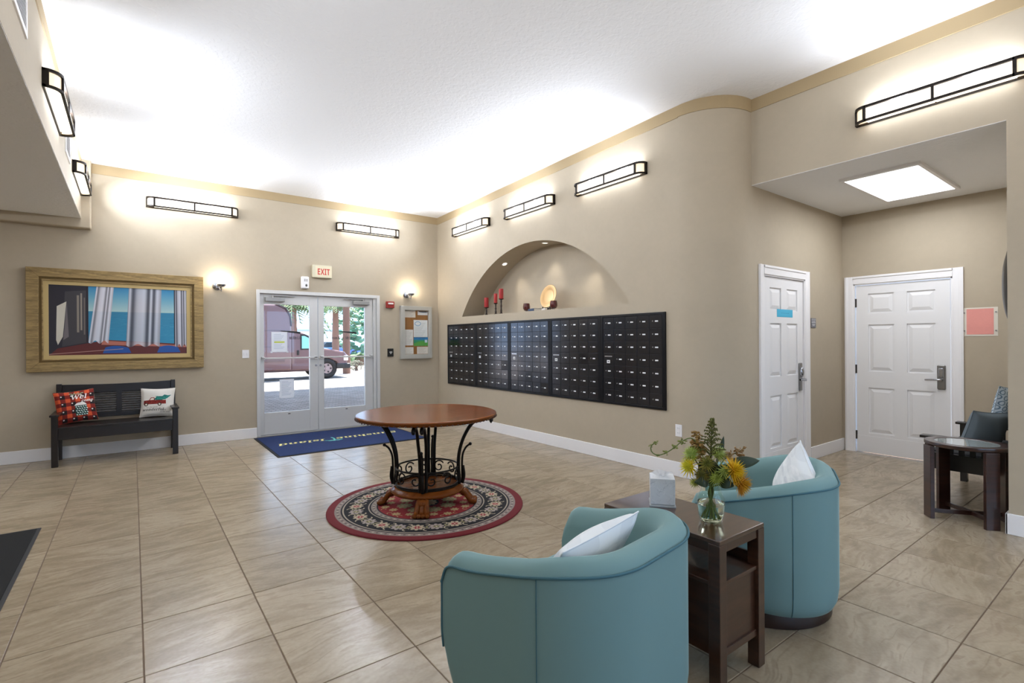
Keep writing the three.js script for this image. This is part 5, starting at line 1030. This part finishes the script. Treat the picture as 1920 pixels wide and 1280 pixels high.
  const palm = (label, x, z, h, r, n, fl) => {
    const p = thing('palm_tree', label, 'palm', [x, -0.02, z], 0, 'palms outside the entrance');
    const pr = []; for (let k = 0; k <= 14; k++) { const q = k / 14; pr.push([r * (1.25 - 0.35 * q) * (k % 2 ? 1.06 : 0.97), h * q]); }
    mesh('trunk', lathe(pr, 14), bark, p);
    const fr = [];
    for (let k = 0; k < n; k++) {
      const a = k * 2.4, droop = rr(0.5, 1.3), up = rr(0.25, 0.9), P = [];
      for (let i = 0; i <= 6; i++) { const q = i / 6; P.push(V(Math.cos(a) * fl * q, h + up * fl * q - droop * fl * q * q, Math.sin(a) * fl * q)); }
      fr.push(tube(P, 0.02, 8, 4));
      for (let i = 1; i <= 6; i++) for (const s of [-1, 1]) for (const o of [0, 0.5]) { const b = P[i].clone().lerp(P[i - 1], o), l = fl * 0.32 * Math.sin(PI * (0.15 + 0.75 * (i - o) / 6)), e = b.clone().add(V(-Math.sin(a) * s * l + Math.cos(a) * l * 0.5, -l * 0.6, Math.cos(a) * s * l + Math.sin(a) * l * 0.5)); const d = e.clone().sub(b), g = new THREE.ConeGeometry(0.045, d.length(), 3, 1).scale(1, 1, 0.3).translate(0, d.length() / 2, 0); g.applyQuaternion(new THREE.Quaternion().setFromUnitVectors(V(0, 1, 0), d.normalize())); fr.push(mv(g, b.x, b.y, b.z)); }
    }
    mesh('fronds', fr, frondM, p);
  };
  palm('thick brown palm trunk right behind the van bumper', 7.44, -21.95, 6.2, 0.13, 12, 1.8);
  palm('palm with low hanging crown far behind the van bonnet', 10.9, -34.3, 3.7, 0.2, 18, 1.7);
  palm('palm with green crown behind the van roof', 6.56, -27.5, 3.2, 0.2, 18, 1.9);
  palm('short stubby palm on the sunlit lawn', 10.7, -29.5, 0.5, 0.32, 16, 1.0);
  const bush = (label, x, z, w, h, col) => {
    const b = thing('shrub', label, 'shrub', [x, -0.02, z], 0, 'shrubs outside the entrance'), g = [];
    for (let k = 0; k < 260; k++) { const a = rnd() * 6.283, q = Math.sqrt(rnd()), y = rnd(), s = w * q * Math.sin(PI * (0.12 + 0.8 * y)); const o = new THREE.SphereGeometry(h * 0.075, 5, 3).scale(1, 0.35, 0.6); o.rotateX(rr(0, 3)); o.rotateY(rr(0, 6)); g.push(mv(o, s * Math.cos(a), 0.06 * h + y * h * 0.92, s * Math.sin(a))); }
    mesh('foliage', g, std(col, 0.8, { transmission: 0.15 }), b); mesh('stem', cyl(0.08, 0.05, h * 0.5, 0, 0, 0, 8), bark, b);
  };
  bush('tall blue-green leafy shrub beside the thick palm trunk', 14.6, -38.5, 2.6, 4.6, 0x5c8a70);
  bush('wide green shrub in the far planting strip', 21, -46, 2.8, 3.6, 0x6a9a74);
  bush('low grey-green shrub beside the thick palm foot', 8.6, -24, 0.45, 0.5, 0x6a6a5a);
  bush('broad pale green hedge plant behind the van', 4.5, -44, 2.6, 2.2, 0x7fa58a);
  // a parked car far off
  const car = thing('parked_car', 'small blue car parked far beyond the palms', 'car', [14.7, -0.02, -46]), cp = std(0x3c63b4, 0.3, { clearcoat: 0.6 });
  mesh('body', side([[-2.1, 0.3], [2.1, 0.3], [2.15, 0.75], [1.4, 0.9], [-1.9, 0.95], [-2.15, 0.8]], -0.85, 0.85, 0.08), cp, car);
  mesh('cabin', side([[-1.6, 0.9], [0.9, 0.88], [0.3, 1.4], [-1.1, 1.42]], -0.72, 0.72, 0.06), std(0x24303c, 0.1), car);
  for (const x of [-1.3, 1.3]) for (const z of [-0.8, 0.8]) mesh('wheel', mv(new THREE.TorusGeometry(0.24, 0.09, 8, 20), x, 0.33, z), dark, car);
  const shed = thing('carport', 'pale carport with blue roof far beyond the palms', 'carport', [13.2, -0.02, -50]);
  mesh('roof', [rb(-4, 3.2, 2.45, 2.6, -2, 2, 0.02)], std(0x9fb4c8, 0.6), shed);
  for (const x of [-3.7, 2.9]) for (const z of [-1.7, 1.7]) mesh('post', rb(x - 0.08, x + 0.08, 0, 2.45, z - 0.08, z + 0.08, 0.01), M.white, shed);
}
renderer.render(scene, camera);
